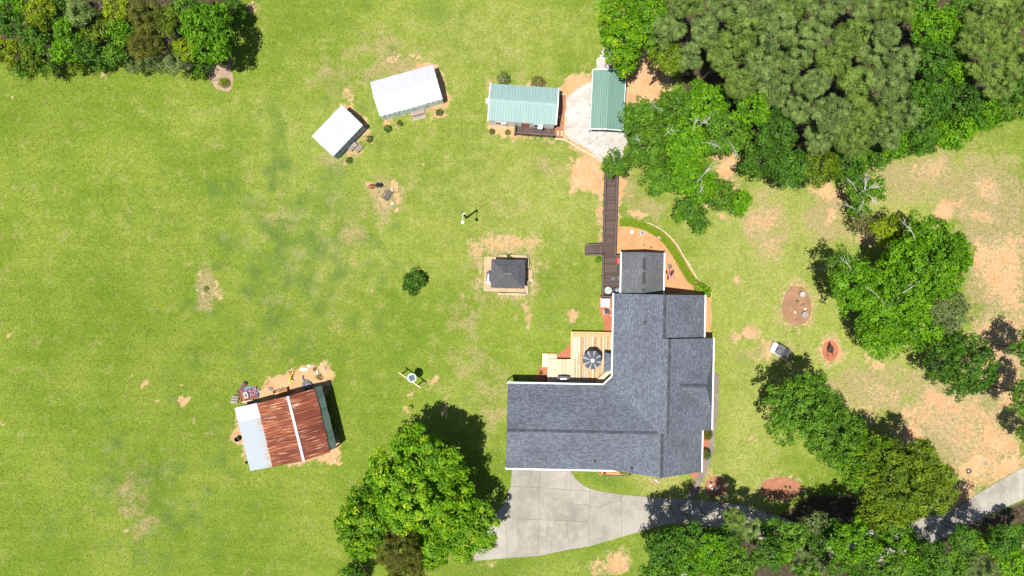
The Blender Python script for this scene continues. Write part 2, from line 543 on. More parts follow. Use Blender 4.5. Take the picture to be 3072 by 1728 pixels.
THATCH_E = [
    (622, 870, 34, 70, 0, .8), (1160, 590, 60, 60, 0, .7), (1515, 820, 100, 95, 0, .62), (2740, 560, 120, 60, -20, .6), (2950, 590, 120, 110, 0, .9), (2500, 680, 80, 60, 0, .5), (2300, 680, 70, 100, 0, .75), (3000, 800, 120, 200, 0, .8), (3000, 1100, 110, 120, 0, .8), (2560, 1180, 120, 60, 20, .6), (2900, 1330, 180, 120, 0, .6), (2180, 560, 60, 30, 0, .6), (2480, 640, 60, 60, 0, .8), (2700, 520, 150, 50, -15, .7), (2310, 1060, 90, 30, 0, .5),
    (2890, 1150, 130, 80, 0, .7), (2640, 1150, 140, 60, 0, .6), (2820, 1290, 130, 90, 0, .9), (400, 1480, 60, 90, 0, .42), (1180, 200, 100, 40, -20, .6), (1120, 130, 80, 40, 0, .45), (1000, 230, 60, 60, 0, .45),
    (1640, 500, 60, 30, 0, .5), (1400, 1080, 90, 60, 0, .4), (1480, 1220, 50, 90, 0, .45), (1400, 950, 60, 50, 0, .42), (1050, 700, 60, 90, 20, .42), (850, 650, 80, 60, 0, .3), (2280, 900, 30, 30, 0, .25), (1950, 640, 60, 40, 0, .5),
    (1880, 560, 60, 60, 0, .6), (1530, 620, 60, 30, 0, .4), (980, 480, 40, 30, 0, .4), (430, 1580, 40, 40, 0, .4), (2620, 520, 60, 40, 0, .6), (1990, 1440, 70, 40, 0, .35), (2260, 1530, 60, 40, 0, .5), (1520, 200, 80, 50, 0, .25),
]
DRY_E = [
    (1500, 620, 420, 260, 0, .55), (2300, 760, 260, 330, 0, .75), (2750, 560, 330, 120, -15, .9), (1300, 180, 330, 170, 0, .5), (2600, 1150, 330, 200, 0, .8), (2000, 1450, 110, 60, 0, .85), (2220, 1350, 80, 260, 0, .55), (1450, 1200, 140, 120, 0, .55),
    (1750, 1690, 200, 70, -10, .35), (2240, 1400, 90, 180, 0, .5), (900, 420, 260, 160, 0, .35), (560, 330, 260, 60, 0, .25), (1640, 560, 160, 160, 0, .4), (1000, 800, 200, 200, 0, .28), (300, 640, 300, 140, 0, .22), (1550, 70, 260, 100, 0, .5),
]
LUSH_E = [
    (1310, 30, 50, 60, 0, .7), (930, 80, 40, 26, 0, .75), (1280, 20, 60, 40, 0, .4), (910, 610, 16, 40, 30, .75), (870, 640, 30, 60, 30, .4), (1030, 570, 40, 70, -30, .6), (910, 480, 36, 46, 20, .55), (1370, 610, 22, 50, -25, .75), (1340, 640, 12, 20, 0, .6),
    (620, 900, 16, 50, 0, .85), (610, 925, 22, 40, 0, .8), (1000, 850, 14, 60, 20, .75), (1060, 640, 24, 40, 20, .6), (700, 690, 20, 40, 25, .75), (680, 760, 14, 30, 0, .55), (520, 1150, 60, 90, 0, .45), (540, 1190, 18, 16, 0, .6), (540, 1260, 20, 40, 0, .5),
    (1790, 1430, 60, 30, 15, .85), (1860, 1455, 60, 20, 5, .7), (1500, 1440, 40, 80, 0, .6), (1400, 1200, 40, 60, 0, .4), (1640, 950, 50, 30, 0, .5), (1700, 900, 60, 70, 0, .35), (1560, 950, 20, 40, 0, .6), (1620, 460, 16, 14, 0, .5), (1640, 420, 60, 20, 0, .5),
    (2230, 1080, 34, 30, 20, .55), (2300, 1090, 40, 20, 0, .4), (2380, 960, 30, 60, 0, .45), (2840, 500, 40, 60, 20, .65), (2830, 560, 50, 20, 0, .6), (2920, 1365, 26, 20, 0, .95), (2890, 1370, 24, 16, 0, .9), (2960, 900, 20, 20, 0, .8), (2390, 1390, 40, 60, 0, .3),
    (1700, 1650, 160, 40, -10, .55), (1520, 1700, 120, 30, 0, .6), (2200, 900, 30, 60, 0, .5), (2160, 1300, 30, 160, 0, .55), (2390, 740, 16, 26, 0, .7), (2250, 640, 40, 30, 0, .3), (300, 1060, 300, 300, 0, .2), (150, 300, 300, 90, 0, .25), (1240, 1180, 20, 16, 0, .5),
    (1290, 1190, 26, 14, 0, .6), (150, 1600, 60, 60, 0, .4), (480, 1700, 40, 60, 0, .5), (500, 1560, 30, 80, 0, .4), (1000, 1060, 50, 50, 0, .35), (1390, 720, 60, 40, 0, .4), (1190, 540, 30, 20, 0, .5), (1370, 860, 50, 90, 10, .4), (1410, 620, 40, 40, 0, .2),
]

xs = np.concatenate([[-400, -260, -170, -110, -80], np.arange(-66, 66.01, .24), [80, 110, 170, 260, 400]])
ys = np.concatenate([[-400, -260, -170, -100, -60], np.arange(-39, 39.01, .24), [60, 100, 170, 260, 400]])
GX, GY = np.meshgrid(xs, ys)
PX, PY = GX / S + 1536, 864 - GY / S
dirt = np.zeros(GX.shape)
RX, RY = PX, PY                                        # uneven outlines for the worn patches
PX = RX + 5 * np.sin(RX * .105 + RY * .06 + 1) + 4 * np.sin(RY * .19 - RX * .07) + 2.6 * np.sin(RX * .43 + RY * .31) + 1.6 * np.sin(RY * .83 - RX * .67 + 2)
PY = RY + 5 * np.sin(RY * .097 - RX * .05 + 2) + 4 * np.sin(RX * .21 + RY * .08) + 2.6 * np.sin(RY * .47 - RX * .27 + 1) + 1.6 * np.sin(RX * .79 + RY * .71)
for poly, soft, s_ in DIRT_P:
    dirt = np.maximum(dirt, s_ * poly_mask(PX, PY, poly, soft))
for e in DIRT_E:
    dirt = np.maximum(dirt, e[5] * ell_mask(PX, PY, *e[:5]))

PX, PY = RX, RY


def field(lst, soft=False):
    f = np.zeros(GX.shape)
    for e in lst:
        a = math.radians(e[4])
        dx, dy = PX - e[0], PY - e[1]
        u = (dx * math.cos(a) + dy * math.sin(a)) / e[2]
        v = (-dx * math.sin(a) + dy * math.cos(a)) / e[3]
        f = 1 - (1 - f) * (1 - e[5] * np.exp(-.7 * (u * u + v * v) ** (1 if soft else 1.5)))
    return f


thatch, dry, lush = field(THATCH_E), field(DRY_E, True), field(LUSH_E)
litt = np.zeros(GX.shape)
for poly, soft in LITTER_P:
    litt = np.maximum(litt, poly_mask(PX, PY, poly, soft))
mott = np.maximum(np.exp(-((PX - 900) / 400) ** 2 - ((PY - 730) / 480) ** 2), .85 * np.exp(-((PX - 470) / 420) ** 2 - ((PY - 1500) / 330) ** 2))
mott = np.maximum(mott, .55 * np.exp(-((PX - 1480) / 160) ** 2 - ((PY - 1080) / 260) ** 2))
mott = np.maximum(mott, .6 * np.exp(-((PX - 1200) / 260) ** 2 - ((PY - 90) / 150) ** 2))
gm = bpy.data.meshes.new('ground')
nx, ny = len(xs), len(ys)
gm.vertices.add(nx * ny)
gm.vertices.foreach_set('co', np.stack([GX, GY, np.zeros(GX.shape)], -1).astype(np.float32).ravel())
ii = (np.arange(ny - 1)[:, None] * nx + np.arange(nx - 1)[None, :]).ravel()
quads = np.stack([ii, ii + 1, ii + nx + 1, ii + nx], 1).astype(np.int32)
gm.loops.add(quads.size)
gm.polygons.add(len(quads))
gm.loops.foreach_set('vertex_index', quads.ravel())
gm.polygons.foreach_set('loop_start', np.arange(0, quads.size, 4, dtype=np.int32))
gm.update(calc_edges=True)
for nm, a in (('dirt', dirt), ('thatch', thatch), ('dry', dry), ('lush', lush), ('mott', mott), ('litter', litt)):
    gm.attributes.new(nm, 'FLOAT', 'POINT').data.foreach_set('value', a.astype(np.float32).ravel())
ground = link(bpy.data.objects.new('ground', gm))
ground['kind'] = 'structure'


def ground_mat():
    t = NT('lawn and clay')
    p = t.coord('World')
    n0 = t.noise(p, .035, 4, .6)
    n1 = t.noise(p, .11, 5, .6)
    n2 = t.noise(p, .55, 6, .62)
    n3 = t.noise(p, 2.2, 5, .65)
    n4 = t.noise(p, 6.0, 3, .7)
    n5 = t.noise(p, .30, 6, .65)
    gr = t.mix(t.step(n1, .34, .66), (.102, .156, .013), (.152, .196, .026))
    gr = t.mix(t.math('MULTIPLY', t.step(n2, .48, .72), .38), gr, (.198, .214, .054))
    gr = t.scale(gr, t.lin(n0, .3, .7, .90, 1.10))
    # mowing rows across the left field
    wv = t.n('ShaderNodeTexWave', wave_type='BANDS', bands_direction='Y')
    wv.inputs['Scale'].default_value = .155
    wv.inputs['Distortion'].default_value = 2.2
    wv.inputs['Detail'].default_value = 2
    wv.inputs['Detail Scale'].default_value = .4
    t.l(t.coord('World', (1, 1, 1), math.radians(4)), wv.inputs['Vector'])
    gr = t.scale(gr, t.lin(wv.outputs['Fac'], 0, 1, .967, 1.033))

    def fac(attr, nz, amp, lo, hi):
        return t.step(t.math('ADD', t.attr(attr), t.math('MULTIPLY', t.math('SUBTRACT', nz, .5), amp)), lo, hi)
    gr = t.mix(t.math('MULTIPLY', fac('dry', n2, 1.2,   .05, 1.1), .85), gr, (.250, .262, .072))
    gr = t.mix(t.math('MULTIPLY', fac('mott', t.math('ADD', t.math('MULTIPLY', n5, .75), t.math('MULTIPLY', n3, .25)), 5.6, .55, 1.55), .78), gr, (.066, .118, .024))
    gr = t.mix(t.math('MULTIPLY', fac('mott', t.noise(p, .40, 6, .65), 3.8, .85, 1.8), .55), gr, (.235, .232, .105))
    gr = t.mix(t.math('MULTIPLY', fac('lush', n2, 2.4, .30, 1.15), .75), gr, (.078, .142, .018))
    gr = t.mix(t.math('MULTIPLY', fac('thatch', n2, 1.8, .10, .85), .85), gr, (.265, .205, .105))
    gr = t.mix(t.math('MULTIPLY', t.step(t.noise(p, 1.3, 5, .7), .60, .76), .36), gr, (.25, .235, .11))
    gr = t.mix(t.math('MULTIPLY', t.step(t.noise(p, .8, 6, .72), .58, .74), .45), gr, (.070, .112, .022))
    so = t.mix(t.step(n2, .35, .66), (.455, .280, .150), (.400, .210, .098))
    so = t.mix(t.math('MULTIPLY', t.step(n3, .45, .75), .6), so, (.50, .345, .215))
    so = t.mix(t.math('MULTIPLY', t.step(n1, .5, .62), .4), so, (.30, .20, .125))
    dm = t.math('ADD', t.math('MULTIPLY', t.math('SUBTRACT', n3, .5), .95), t.math('MULTIPLY', t.math('SUBTRACT', n2, .5), 1.25))
    dm = t.math('ADD', dm, t.math('MULTIPLY', t.math('SUBTRACT', n4, .5), .5))
    on = t.step(t.attr('dirt'), .02, .22)
    dv = t.math('ADD', t.attr('dirt'), dm)
    gr = t.mix(t.math('MULTIPLY', t.math('MULTIPLY', t.step(dv, .05, .55), on), .7), gr, (.30, .235, .125))
    df = t.math('MULTIPLY', t.step(dv, .26, .92), on)
    col = t.mix(df, gr, so)
    lf = fac('litter', n3, .9, .35, .7)
    col = t.mix(lf, col, t.mix(t.step(n3, .4, .7), (.040, .034, .020), (.085, .062, .038)))
    amp = t.mix(df, (1, 1, 1), (.42, .42, .42))
    g = t.math('ADD', t.math('MULTIPLY', t.math('SUBTRACT', n4, .5), 1.5), t.math('MULTIPLY', t.math('SUBTRACT', n3, .5), .7))
    col = t.scale(col, t.math('ADD', 1.0, t.math('MULTIPLY', g, amp)))
    t.bump(n4, .7, .06)
    return t.done(col, .95, 0, .1)


gm.materials.append(ground_mat())


TUFT_SKIP = []


def jag(pts, amp, step=6.0, seed=1):
    """closed pixel outline with extra, slightly uneven points"""
    r = random.Random(seed)
    out = []
    for i in range(len(pts)):
        a, b = pts[i], pts[(i + 1) % len(pts)]
        L = math.hypot(b[0] - a[0], b[1] - a[1])
        n = max(1, int(L / step))
        for k in range(n):
            t = k / n
            out.append((a[0] + (b[0] - a[0]) * t + r.uniform(-amp, amp), a[1] + (b[1] - a[1]) * t + r.uniform(-amp, amp)))
    return out


def sheet(name, px_pts, m, z=.004, amp=0.0, step=6.0, seed=1):
    pts = jag(px_pts, amp, step, seed) if amp else px_pts
    TUFT_SKIP.append(pts)
    pts = [tuple(P(*p)[:2]) for p in pts]
    mb = MB()
    me = bpy.data.meshes.new(name)
    from mathutils.geometry import tessellate_polygon
    v = [Vector((p[0], p[1], z)) for p in pts]
    tris = tessellate_polygon([v])
    fs = []
    for a, b, c in tris:
        if (v[b] - v[a]).cross(v[c] - v[a]).z < 0:
            b, c = c, b
        fs.append((a, b, c))
    me.from_pydata([tuple(q) for q in v], [], fs)
    me.materials.append(m)
    o = link(bpy.data.objects.new(name, me))
    o['kind'] = 'structure'
    return o


def litter(name, c1, c2, c3, s1=.8, s2=6.0):
    t = NT(name)
    p = t.coord('World')
    col = t.mix(t.step(t.noise(p, s1, 5), .35, .65), c1, c2)
    col = t.mix(t.step(t.noise(p, s2, 4, .7), .52, .68), col, c3)
    col = t.scale(col, t.lin(t.noise(p, 11, 2), .3, .7, .82, 1.18))
    t.bump(t.noise(p, 9, 3), .6, .05)
    return t.done(col, .95, 0, .1)


straw = litter('pine straw', (.40, .225, .105), (.345, .185, .082), (.47, .29, .15))
red_mulch = litter('red mulch', (.34, .125, .070), (.285, .10, .055), (.42, .18, .11))
brown_mulch = litter('brown mulch', (.255, .150, .085), (.205, .115, .066), (.34, .22, .135))
rust_mulch = litter('rust brown mulch', (.29, .135, .08), (.23, .10, .06), (.38, .20, .12))
grey_mulch = litter('grey brown mulch', (.30, .215, .155), (.24, .165, .115), (.38, .28, .20))
gravel_m = litter('white gravel', (.43, .415, .395), (.345, .32, .29), (.30, .235, .185), .55, 2.4)

bed = [(1852, 664), (1870, 658), (1903, 661), (1948, 671), (1989, 693), (2008, 709), (2036, 742), (2050, 770), (2069, 797), (2080, 816), (2091, 838), (2118, 862), (2138, 884), (2134, 905), (2136, 960), (2130, 1012), (2090, 1016), (2080, 890), (1860, 890), (1850, 760)]
sheet('pine_straw_bed', bed, straw, .008, 1.5, 8, 3)
sheet('deck_mulch', [(1802, 885), (1842, 890), (1842, 1010), (1815, 1010), (1812, 965), (1801, 935), (1798, 905)], red_mulch, .008, 1.2, 6, 4)
sheet('corner_mulch', [(1668, 1068), (1690, 1052), (1714, 1030), (1722, 1030), (1722, 1082), (1650, 1082), (1660, 1074)], red_mulch, .008, 1.0, 6, 5)
sheet('side_mulch', [(1622, 1098), (1650, 1094), (1650, 1160), (1608, 1160), (1610, 1122)], red_mulch, .008, 1.0, 6, 6)
sheet('porch_mulch', [(1670, 282), (1699, 284), (1693, 345), (1690, 414), (1660, 416), (1664, 380)], rust_mulch, .008, .6, 6, 7)
sheet('round_mulch_bed', [(2391 + 45 * math.cos(a) * (1 + .05 * math.sin(3 * a)), 917 + 61 * math.sin(a)) for a in np.linspace(0, 2 * PI, 26)[:-1]], brown_mulch, .008, 1.8, 8, 8)
sheet('barrow_mulch_bed', [(2491 + 24 * math.cos(a), 1052 + 32 * math.sin(a)) for a in np.linspace(0, 2 * PI, 20)[:-1]], red_mulch, .008, 1.4, 6, 9)
sheet('ringed_mulch_bed', [(2147 + 33 * math.cos(a), 1459 + 30 * math.sin(a)) for a in np.linspace(0, 2 * PI, 20)[:-1]], rust_mulch, .008, 1.6, 6, 10)
sheet('shady_mulch_bed', [(2343 + 58 * math.cos(a) * (1 + .1 * math.cos(2 * a)), 1466 + 36 * math.sin(a)) for a in np.linspace(0, 2 * PI, 24)[:-1]], rust_mulch, .008, 1.8, 7, 11)
sheet('wood_edge_mulch', [(500, 190), (560, 204), (600, 206), (624, 232), (648, 266), (684, 276), (698, 262), (701, 236), (694, 205), (700, 165), (676, 155), (650, 175)], grey_mulch, .008, 2.0, 7, 12)
sheet('porch_corner_mulch', [(2065, 1400), (2104, 1405), (2094, 1440), (2082, 1438), (2066, 1420)], red_mulch, .008, .8, 5, 13)
sheet('walk_side_mulch', [(2088, 1285), (2138, 1285), (2130, 1330), (2118, 1385), (2104, 1398), (2088, 1398)], red_mulch, .008, .6, 6, 14)
sheet('front_bed_soil', [(1788, 1405), (1905, 1405), (1903, 1420), (1893, 1428), (1802, 1427), (1794, 1418)], straw, .008, .8, 5, 15)
sheet('gravel_yard', [(1788, 205), (1793, 178), (1808, 148), (1832, 120), (1850, 140), (1850, 205), (1872, 215), (1872, 390), (1878, 398), (1880, 425), (1866, 458), (1862, 490), (1806, 484), (1795, 470), (1762, 448), (1725, 428), (1700, 408), (1695, 345), (1700, 300), (1716, 285), (1740, 262), (1770, 245)], gravel_m, .006, 4.0, 5, 16)


# ------------------------------------------------------------------ driveway and walk
def concrete_mat():
    t = NT('weathered concrete')
    p = t.coord('World')
    n1 = t.noise(p, .22, 6, .65)
    n2 = t.noise(p, 1.1, 6, .6)
    col = t.mix(t.step(n1, .32, .66), (.205, .188, .158), (.285, .262, .225))
    col = t.mix(t.math('MULTIPLY', t.step(n2, .48, .72), .5), col, (.335, .31, .27))
    col = t.mix(t.math('MULTIPLY', t.step(t.noise(t.coord('World', (1, .25, 1)), .5, 4), .56, .74), .45), col, (.15, .14, .122))
    col = t.mix(t.math('MULTIPLY', t.step(t.noise(t.coord('World', (1.3, .12, 1)), .55, 3), .58, .72), .5), col, (.37, .345, .30))
    oi = t.n('ShaderNodeObjectInfo')
    col = t.scale(col, t.lin(oi.outputs['Random'], 0, 1, .92, 1.08))
    col = t.scale(col, t.lin(t.noise(p, 8, 3), .3, .7, .9, 1.1))
    t.bump(t.noise(p, 12, 3), .2, .01)
    return t.done(col, .9, 0, .2)


conc = concrete_mat()
conc_walk = simple('brown grey concrete walk', (.20, .165, .135), (.15, .125, .105), .9, .9, rnd=.06, fine=.15, which='Object')
joint_dark = simple('joint dirt', (.13, .105, .08), (.09, .075, .06), 3, .95)


def slab(parent, name, px_pts, m, z0=.006, z1=.05, gap=.013):
    pts = [P(*p) for p in px_pts]
    c = sum(pts, Vector()) / len(pts)
    q = []
    n = len(pts)
    area = sum(pts[i].x * pts[(i + 1) % n].y - pts[(i + 1) % n].x * pts[i].y for i in range(n))
    sg = 1 if area > 0 else -1
    for i in range(n):                       # offset each edge inwards by the joint
        a, b, d = pts[i - 1], pts[i], pts[(i + 1) % n]
        e1, e2 = (b - a).normalized(), (d - b).normalized()
        n1, n2 = Vector((-e1.y, e1.x, 0)) * sg, Vector((-e2.y, e2.x, 0)) * sg
        nn = (n1 + n2)
        k = nn.length_squared
        q.append(b + nn * (2 * gap / k if k > .3 else 0) / 1.0)
    return MB().prism([(p.x - parent.location.x, p.y - parent.location.y) for p in q], z0, z1).build(name, m, parent)


drive = bpy.data.objects.new('driveway', None)
link(drive)
drive['kind'] = 'structure'
slabs = [
    [(1537, 1398), (1620, 1398), (1618, 1462), (1531, 1459)],
    [(1620, 1398), (1709, 1398), (1712, 1412), (1712, 1469), (1618, 1462)],
    [(1712, 1412), (1725, 1434), (1752, 1457), (1769, 1464), (1769, 1474), (1712, 1469)],
    [(1531, 1459), (1618, 1462), (1617, 1559), (1517, 1555), (1492, 1536), (1515, 1508)],
    [(1618, 1462), (1712, 1469), (1716, 1500), (1720, 1535), (1720, 1563), (1617, 1559)],
    [(1712, 1469), (1769, 1474), (1769, 1515), (1716, 1511)],
    [(1716, 1511), (1769, 1515), (1766, 1565), (1720, 1563), (1719, 1535)],
    [(1492, 1536), (1517, 1555), (1521, 1674), (1416, 1683), (1440, 1630), (1462, 1578)],
    [(1517, 1555), (1617, 1559), (1614, 1668), (1521, 1674)],
    [(1617, 1559), (1701, 1562), (1702, 1600), (1710, 1648), (1614, 1668)],
    [(1701, 1562), (1766, 1565), (1764, 1640), (1710, 1648), (1702, 1600)],
    [(1769, 1464), (1788, 1470.5), (1865, 1483), (1865, 1505), (1830, 1508), (1800, 1520), (1769, 1522)],
    [(1769, 1522), (1800, 1520), (1830, 1508), (1865, 1505), (1866, 1610), (1764, 1640), (1766, 1565)],
    [(1865, 1483), (1963, 1492), (1963, 1582), (1866, 1610)],
    [(1963, 1492), (2056, 1495), (2066, 1570), (2005, 1572), (1963, 1582)],
    [(2056, 1495), (2130, 1502), (2160, 1583), (2066, 1570)],
    [(2130, 1502), (2228, 1515), (2265, 1612), (2160, 1583)],
    [(2228, 1515), (2312, 1540), (2360, 1645), (2265, 1612)],
    [(2312, 1540), (2395, 1569), (2450, 1680), (2360, 1645)],
    [(2395, 1569), (2480, 1590), (2540, 1694), (2450, 1680)],
    [(2480, 1590), (2560, 1596), (2630, 1688), (2540, 1694)],
    [(2560, 1596), (2650, 1585), (2712, 1660), (2630, 1688)],
    [(2650, 1585), (2734, 1565), (2790, 1632), (2712, 1660)],
    [(2734, 1565), (2800, 1545), (2868, 1597), (2790, 1632)],
    [(2800, 1545), (2858, 1529), (2868, 1526), (2918, 1489), (2960, 1546), (2868, 1597)],
    [(2918, 1489), (2994, 1444), (3038, 1512), (2960, 1546)],
    [(2994, 1444), (3072, 1400), (3120, 1475), (3038, 1512)],
    [(3072, 1400), (3160, 1340), (3200, 1410), (3120, 1475)],
]
for s_ in slabs:
    slab(drive, 'concrete_slab', s_, conc)
sheet('driveway_base', [(1537, 1398), (1709, 1398), (1725, 1434), (1752, 1457), (1788, 1470.5), (1865, 1483), (1963, 1492), (2056, 1495), (2130, 1502), (2228, 1515), (2395, 1569), (2480, 1590), (2560, 1596), (2650, 1585), (2734, 1565), (2858, 1529), (3072, 1400), (3160, 1340), (3200, 1410), (3120, 1475),
                        (2960, 1546), (2868, 1597), (2790, 1632), (2712, 1660), (2630, 1688), (2540, 1694), (2450, 1680), (2265, 1612), (2066, 1570), (2005, 1572), (1866, 1610), (1764, 1640), (1614, 1668), (1521, 1674), (1416, 1683), (1440, 1630), (1462, 1578), (1515, 1508), (1531, 1459)], joint_dark, .012)
walk = bpy.data.objects.new('front_walk', None)
link(walk)
walk['kind'] = 'structure'
lft = [(2128, 1121), (2129, 1180), (2130, 1240), (2130, 1290), (2126, 1330), (2118, 1370), (2105, 1402), (2088, 1432), (2070, 1468), (2058, 1493)]
rgt = [(2158, 1121), (2156, 1180), (2153, 1240), (2143, 1300), (2142, 1345), (2134, 1380), (2122, 1410), (2106, 1443), (2092, 1475), (2083, 1496)]
for i in range(len(lft) - 1):
    slab(walk, 'concrete_slab', [lft[i], lft[i + 1], rgt[i + 1], rgt[i]], conc_walk, gap=.008)
slab(walk, 'concrete_slab', [(1815, 456), (1819, 452), (1843, 452), (1847, 457), (1848, 478), (1814, 478)], simple('cream concrete pad', (.52, .45, .33), (.42, .35, .25), 1.2, .9), z1=.12)

# ------------------------------------------------------------------ main house
KP = .04 * .534                      # metres of rise per pixel of run
TH = math.radians(-1.15)
RZ = Matrix.Rotation(TH, 4, 'Z')
HO = (426, 300)
hloc = RZ @ Vector((HO[0] * S, -HO[1] * S, 0))
house = thing('house', 'large L shaped house with a blue grey shingle roof and white gutters', 'house', hloc, TH)


def hl(a, b, z):
    return Vector(((a - HO[0]) * S, -(b - HO[1]) * S, z))


def slope(name, pts, m=shingles, parent=house, th=.14):
    """roof slab; the first two points lie on the eave, uv runs along and up the slope in metres"""
    p = [Vector(q) for q in pts]
    e = (p[1] - p[0]).normalized()
    n = (p[1] - p[0]).cross(p[2] - p[0]).normalized()
    if n.z < 0:
        p = [p[1], p[0]] + p[2:][::-1]
        e = (p[1] - p[0]).normalized()
        n = (p[1] - p[0]).cross(p[2] - p[0]).normalized()
    up = n.cross(e)
    uv = [((q - p[0]).dot(e), (q - p[0]).dot(up)) for q in p]
    mb = MB()
    mb.face(p, uv)
    d = [q - Vector((0, 0, th)) for q in p]
    mb.face(d[::-1], uv[::-1])
    k = len(p)
    for i in range(k):
        mb.face([p[i], d[i], d[(i + 1) % k], p[(i + 1) % k]], [(0, 0)] * 4)
    return mb.build(name, m, parent)


def pent(parent, name, m, a0, a1, b0, b1, ze, zr, along, ridge=None):
    """walls of one wing: a box with gable ends, ridge along 'a' or 'b'"""
    mb = MB()
    if along == 'b':
        r = ridge if ridge is not None else (a0 + a1) / 2
        sec = lambda b: [hl(a0, b, .01), hl(a1, b, .01), hl(a1, b, ze), hl(r, b, zr), hl(a0, b, ze)]
        A, B = sec(b0), sec(b1)
    else:
        r = (b0 + b1) / 2
        sec = lambda a: [hl(a, b0, .01), hl(a, b1, .01), hl(a, b1, ze), hl(a, r, zr), hl(a, b0, ze)]
        A, B = sec(a0), sec(a1)
    mb.face(A)
    mb.face(B[::-1])
    for i in range(5):
        mb.face([A[i], B[i], B[(i + 1) % 5], A[(i + 1) % 5]])
    return mb.build(name, m, parent)


ZE = 3.0
R1 = ZE + 131 * KP
R2 = ZE + 144.5 * KP
RG = ZE + 122.3 * KP
pent(house, 'wall', house_wall_m, 305, 547, 21, 150, 2.8, R1 - .5, 'b')
pent(house, 'wall', house_wall_m, 304.5, 574, 143, 390, 2.8, R2 - .5, 'b')
pent(house, 'wall', house_wall_m, 306, 546.5, 385, 510, 2.8, R1 - .5, 'b')
pent(house, 'wall', house_wall_m, 3, 400, 286, 509.5, 2.8, RG - .5, 'a')
pent(house, 'wall', house_wall_m, 325, 430, -101, 26, 2.6, 3.2, 'b')
# garage doors and windows on the walls
for a in (60, 130):
    d = MB().box(hl(a, 510, 1.1), (2.6, .08, 2.2)).build('garage_door', white_trim, house)
    for zz in (.55, 1.1, 1.65):
        MB().box(hl(a, 511.3, zz), (2.6, .02, .04)).build('panel_joint', steel, d)
for a, b, sx, sy in ((250, 510, 1.1, .1), (426, 510.8, 1.8, .1), (340, 510.8, 1.0, .1), (574.6, 240, .1, 1.4), (547.5, 80, .1, 1.2), (304.8, 60, .1, 1.2), (304.8, 200, .1, 1.8), (100, 285.6, 1.2, .1), (200, 285.6, 1.2, .1)):
    f = MB().box(hl(a, b, 1.55), (sx + (.12 if sx > sy else 0), sy + (.12 if sy > sx else 0), 1.42)).build('window', white_trim, house)
    MB().box(hl(a, b, 1.55), (sx + (.03 if sx < sy else 0), sy + (.03 if sy < sx else 0), 1.3)).build('pane', glass_dark, f)


def zW(a):
    return ZE + (a - 295) * KP


# slopes: west side runs through all three sections in one plane
slope('roof', [hl(295, 10, ZE), hl(295, 133, ZE), hl(426, 133, R1), hl(426, 10, R1)])
slope('roof', [hl(557, 10, ZE), hl(557, 133, ZE), hl(426, 133, R1), hl(426, 10, R1)])
slope('roof', [hl(295, 133, ZE), hl(295, 397, ZE), hl(439.5, 397, R2), hl(439.5, 133, R2)])
slope('roof', [hl(584, 133, ZE), hl(584, 397, ZE), hl(439.5, 397, R2), hl(439.5, 133, R2)])
slope('roof', [hl(295, 397, ZE), hl(295, 520, ZE), hl(426, 520, R1), hl(426, 397, R1)])
slope('roof', [hl(557, 397, ZE), hl(557, 520, ZE), hl(426, 520, R1), hl(426, 397, R1)])
slope('roof', [hl(-7, 275, ZE), hl(417, 275, ZE), hl(417, 397.3, RG), hl(-7, 397.3, RG)])
slope('roof', [hl(-7, 520, ZE), hl(417, 520, ZE), hl(417, 397.3, RG), hl(-7, 397.3, RG)])
slope('roof', [hl(269, 275, ZE + .02), hl(295, 250, ZE + .02), hl(329, 309.5, ZE + 34 * KP + .03)])
# gable end walls that close the step between the sections
g = MB()
g.face([hl(300, 133.4, ZE - .3), hl(584, 133.4, ZE - .3), hl(584, 133.4, ZE - .06), hl(439.5, 133.4, R2 - .08), hl(300, 133.4, ZE - .04)])
g.build('gable_end', house_wall_m, house)
# small cross gable on the east slope
ER = 5.42
slope('roof', [hl(470, 186, ZE + .01), hl(584, 186, ZE + .01), hl(549, 264, ER), hl(470, 264, ER)])
slope('roof', [hl(470, 342, ZE + .01), hl(584, 342, ZE + .01), hl(549, 264, ER), hl(470, 264, ER)])
slope('roof', [hl(584, 186, ZE + .01), hl(584, 342, ZE + .01), hl(549, 264, ER)])
# sunroom
SR, SE = 3.72, 2.75
slope('roof', [hl(316, -110, SE), hl(316, 12, SE), hl(377, 12, SR), hl(377, -110, SR)], shingles_grey)
slope('roof', [hl(438, -110, SE), hl(438, 12, SE), hl(377, 12, SR), hl(377, -110, SR)], shingles_grey)

# ridge caps: one bent shingle after another
capm = MB()
hw, dp, ln, tk = .17, .17 * .534, .50, .03
for x0, x1, dz in ((0, ln, 0),):
    A = [(x0, -hw, -dp), (x0, 0, 0), (x0, hw, -dp)]
    B = [(x1, -hw, -dp + .02), (x1, 0, .02), (x1, hw, -dp + .02)]
    up = lambda q: (q[0], q[1], q[2] + tk)
    for i in (0, 1):
        capm.face([up(A[i]), up(B[i]), up(B[i + 1]), up(A[i + 1])])
        capm.face([A[i], A[i + 1], B[i + 1], B[i]])
        capm.face([A[i], up(A[i]), up(A[i + 1]), A[i + 1]])
        capm.face([B[i], B[i + 1], up(B[i + 1]), up(B[i])])
    capm.face([A[0], B[0], up(B[0]), up(A[0])])
    capm.face([A[2], up(A[2]), up(B[2]), B[2]])
cap_me = capm.mesh('ridge_cap', cap_shingle)


def caps(p, q):
    d = q - p
    n = int(d.length / .48)
    rz = math.atan2(d.y, d.x)
    for k in range(n):
        o = bpy.data.objects.new('ridge_cap', cap_me)
        o.location = p + d * (k / n) + Vector((0, 0, .02 + .004 * (k % 2)))
        o.rotation_euler = (0, 0, rz + R.uniform(-.012, .012))
        link(o, house)


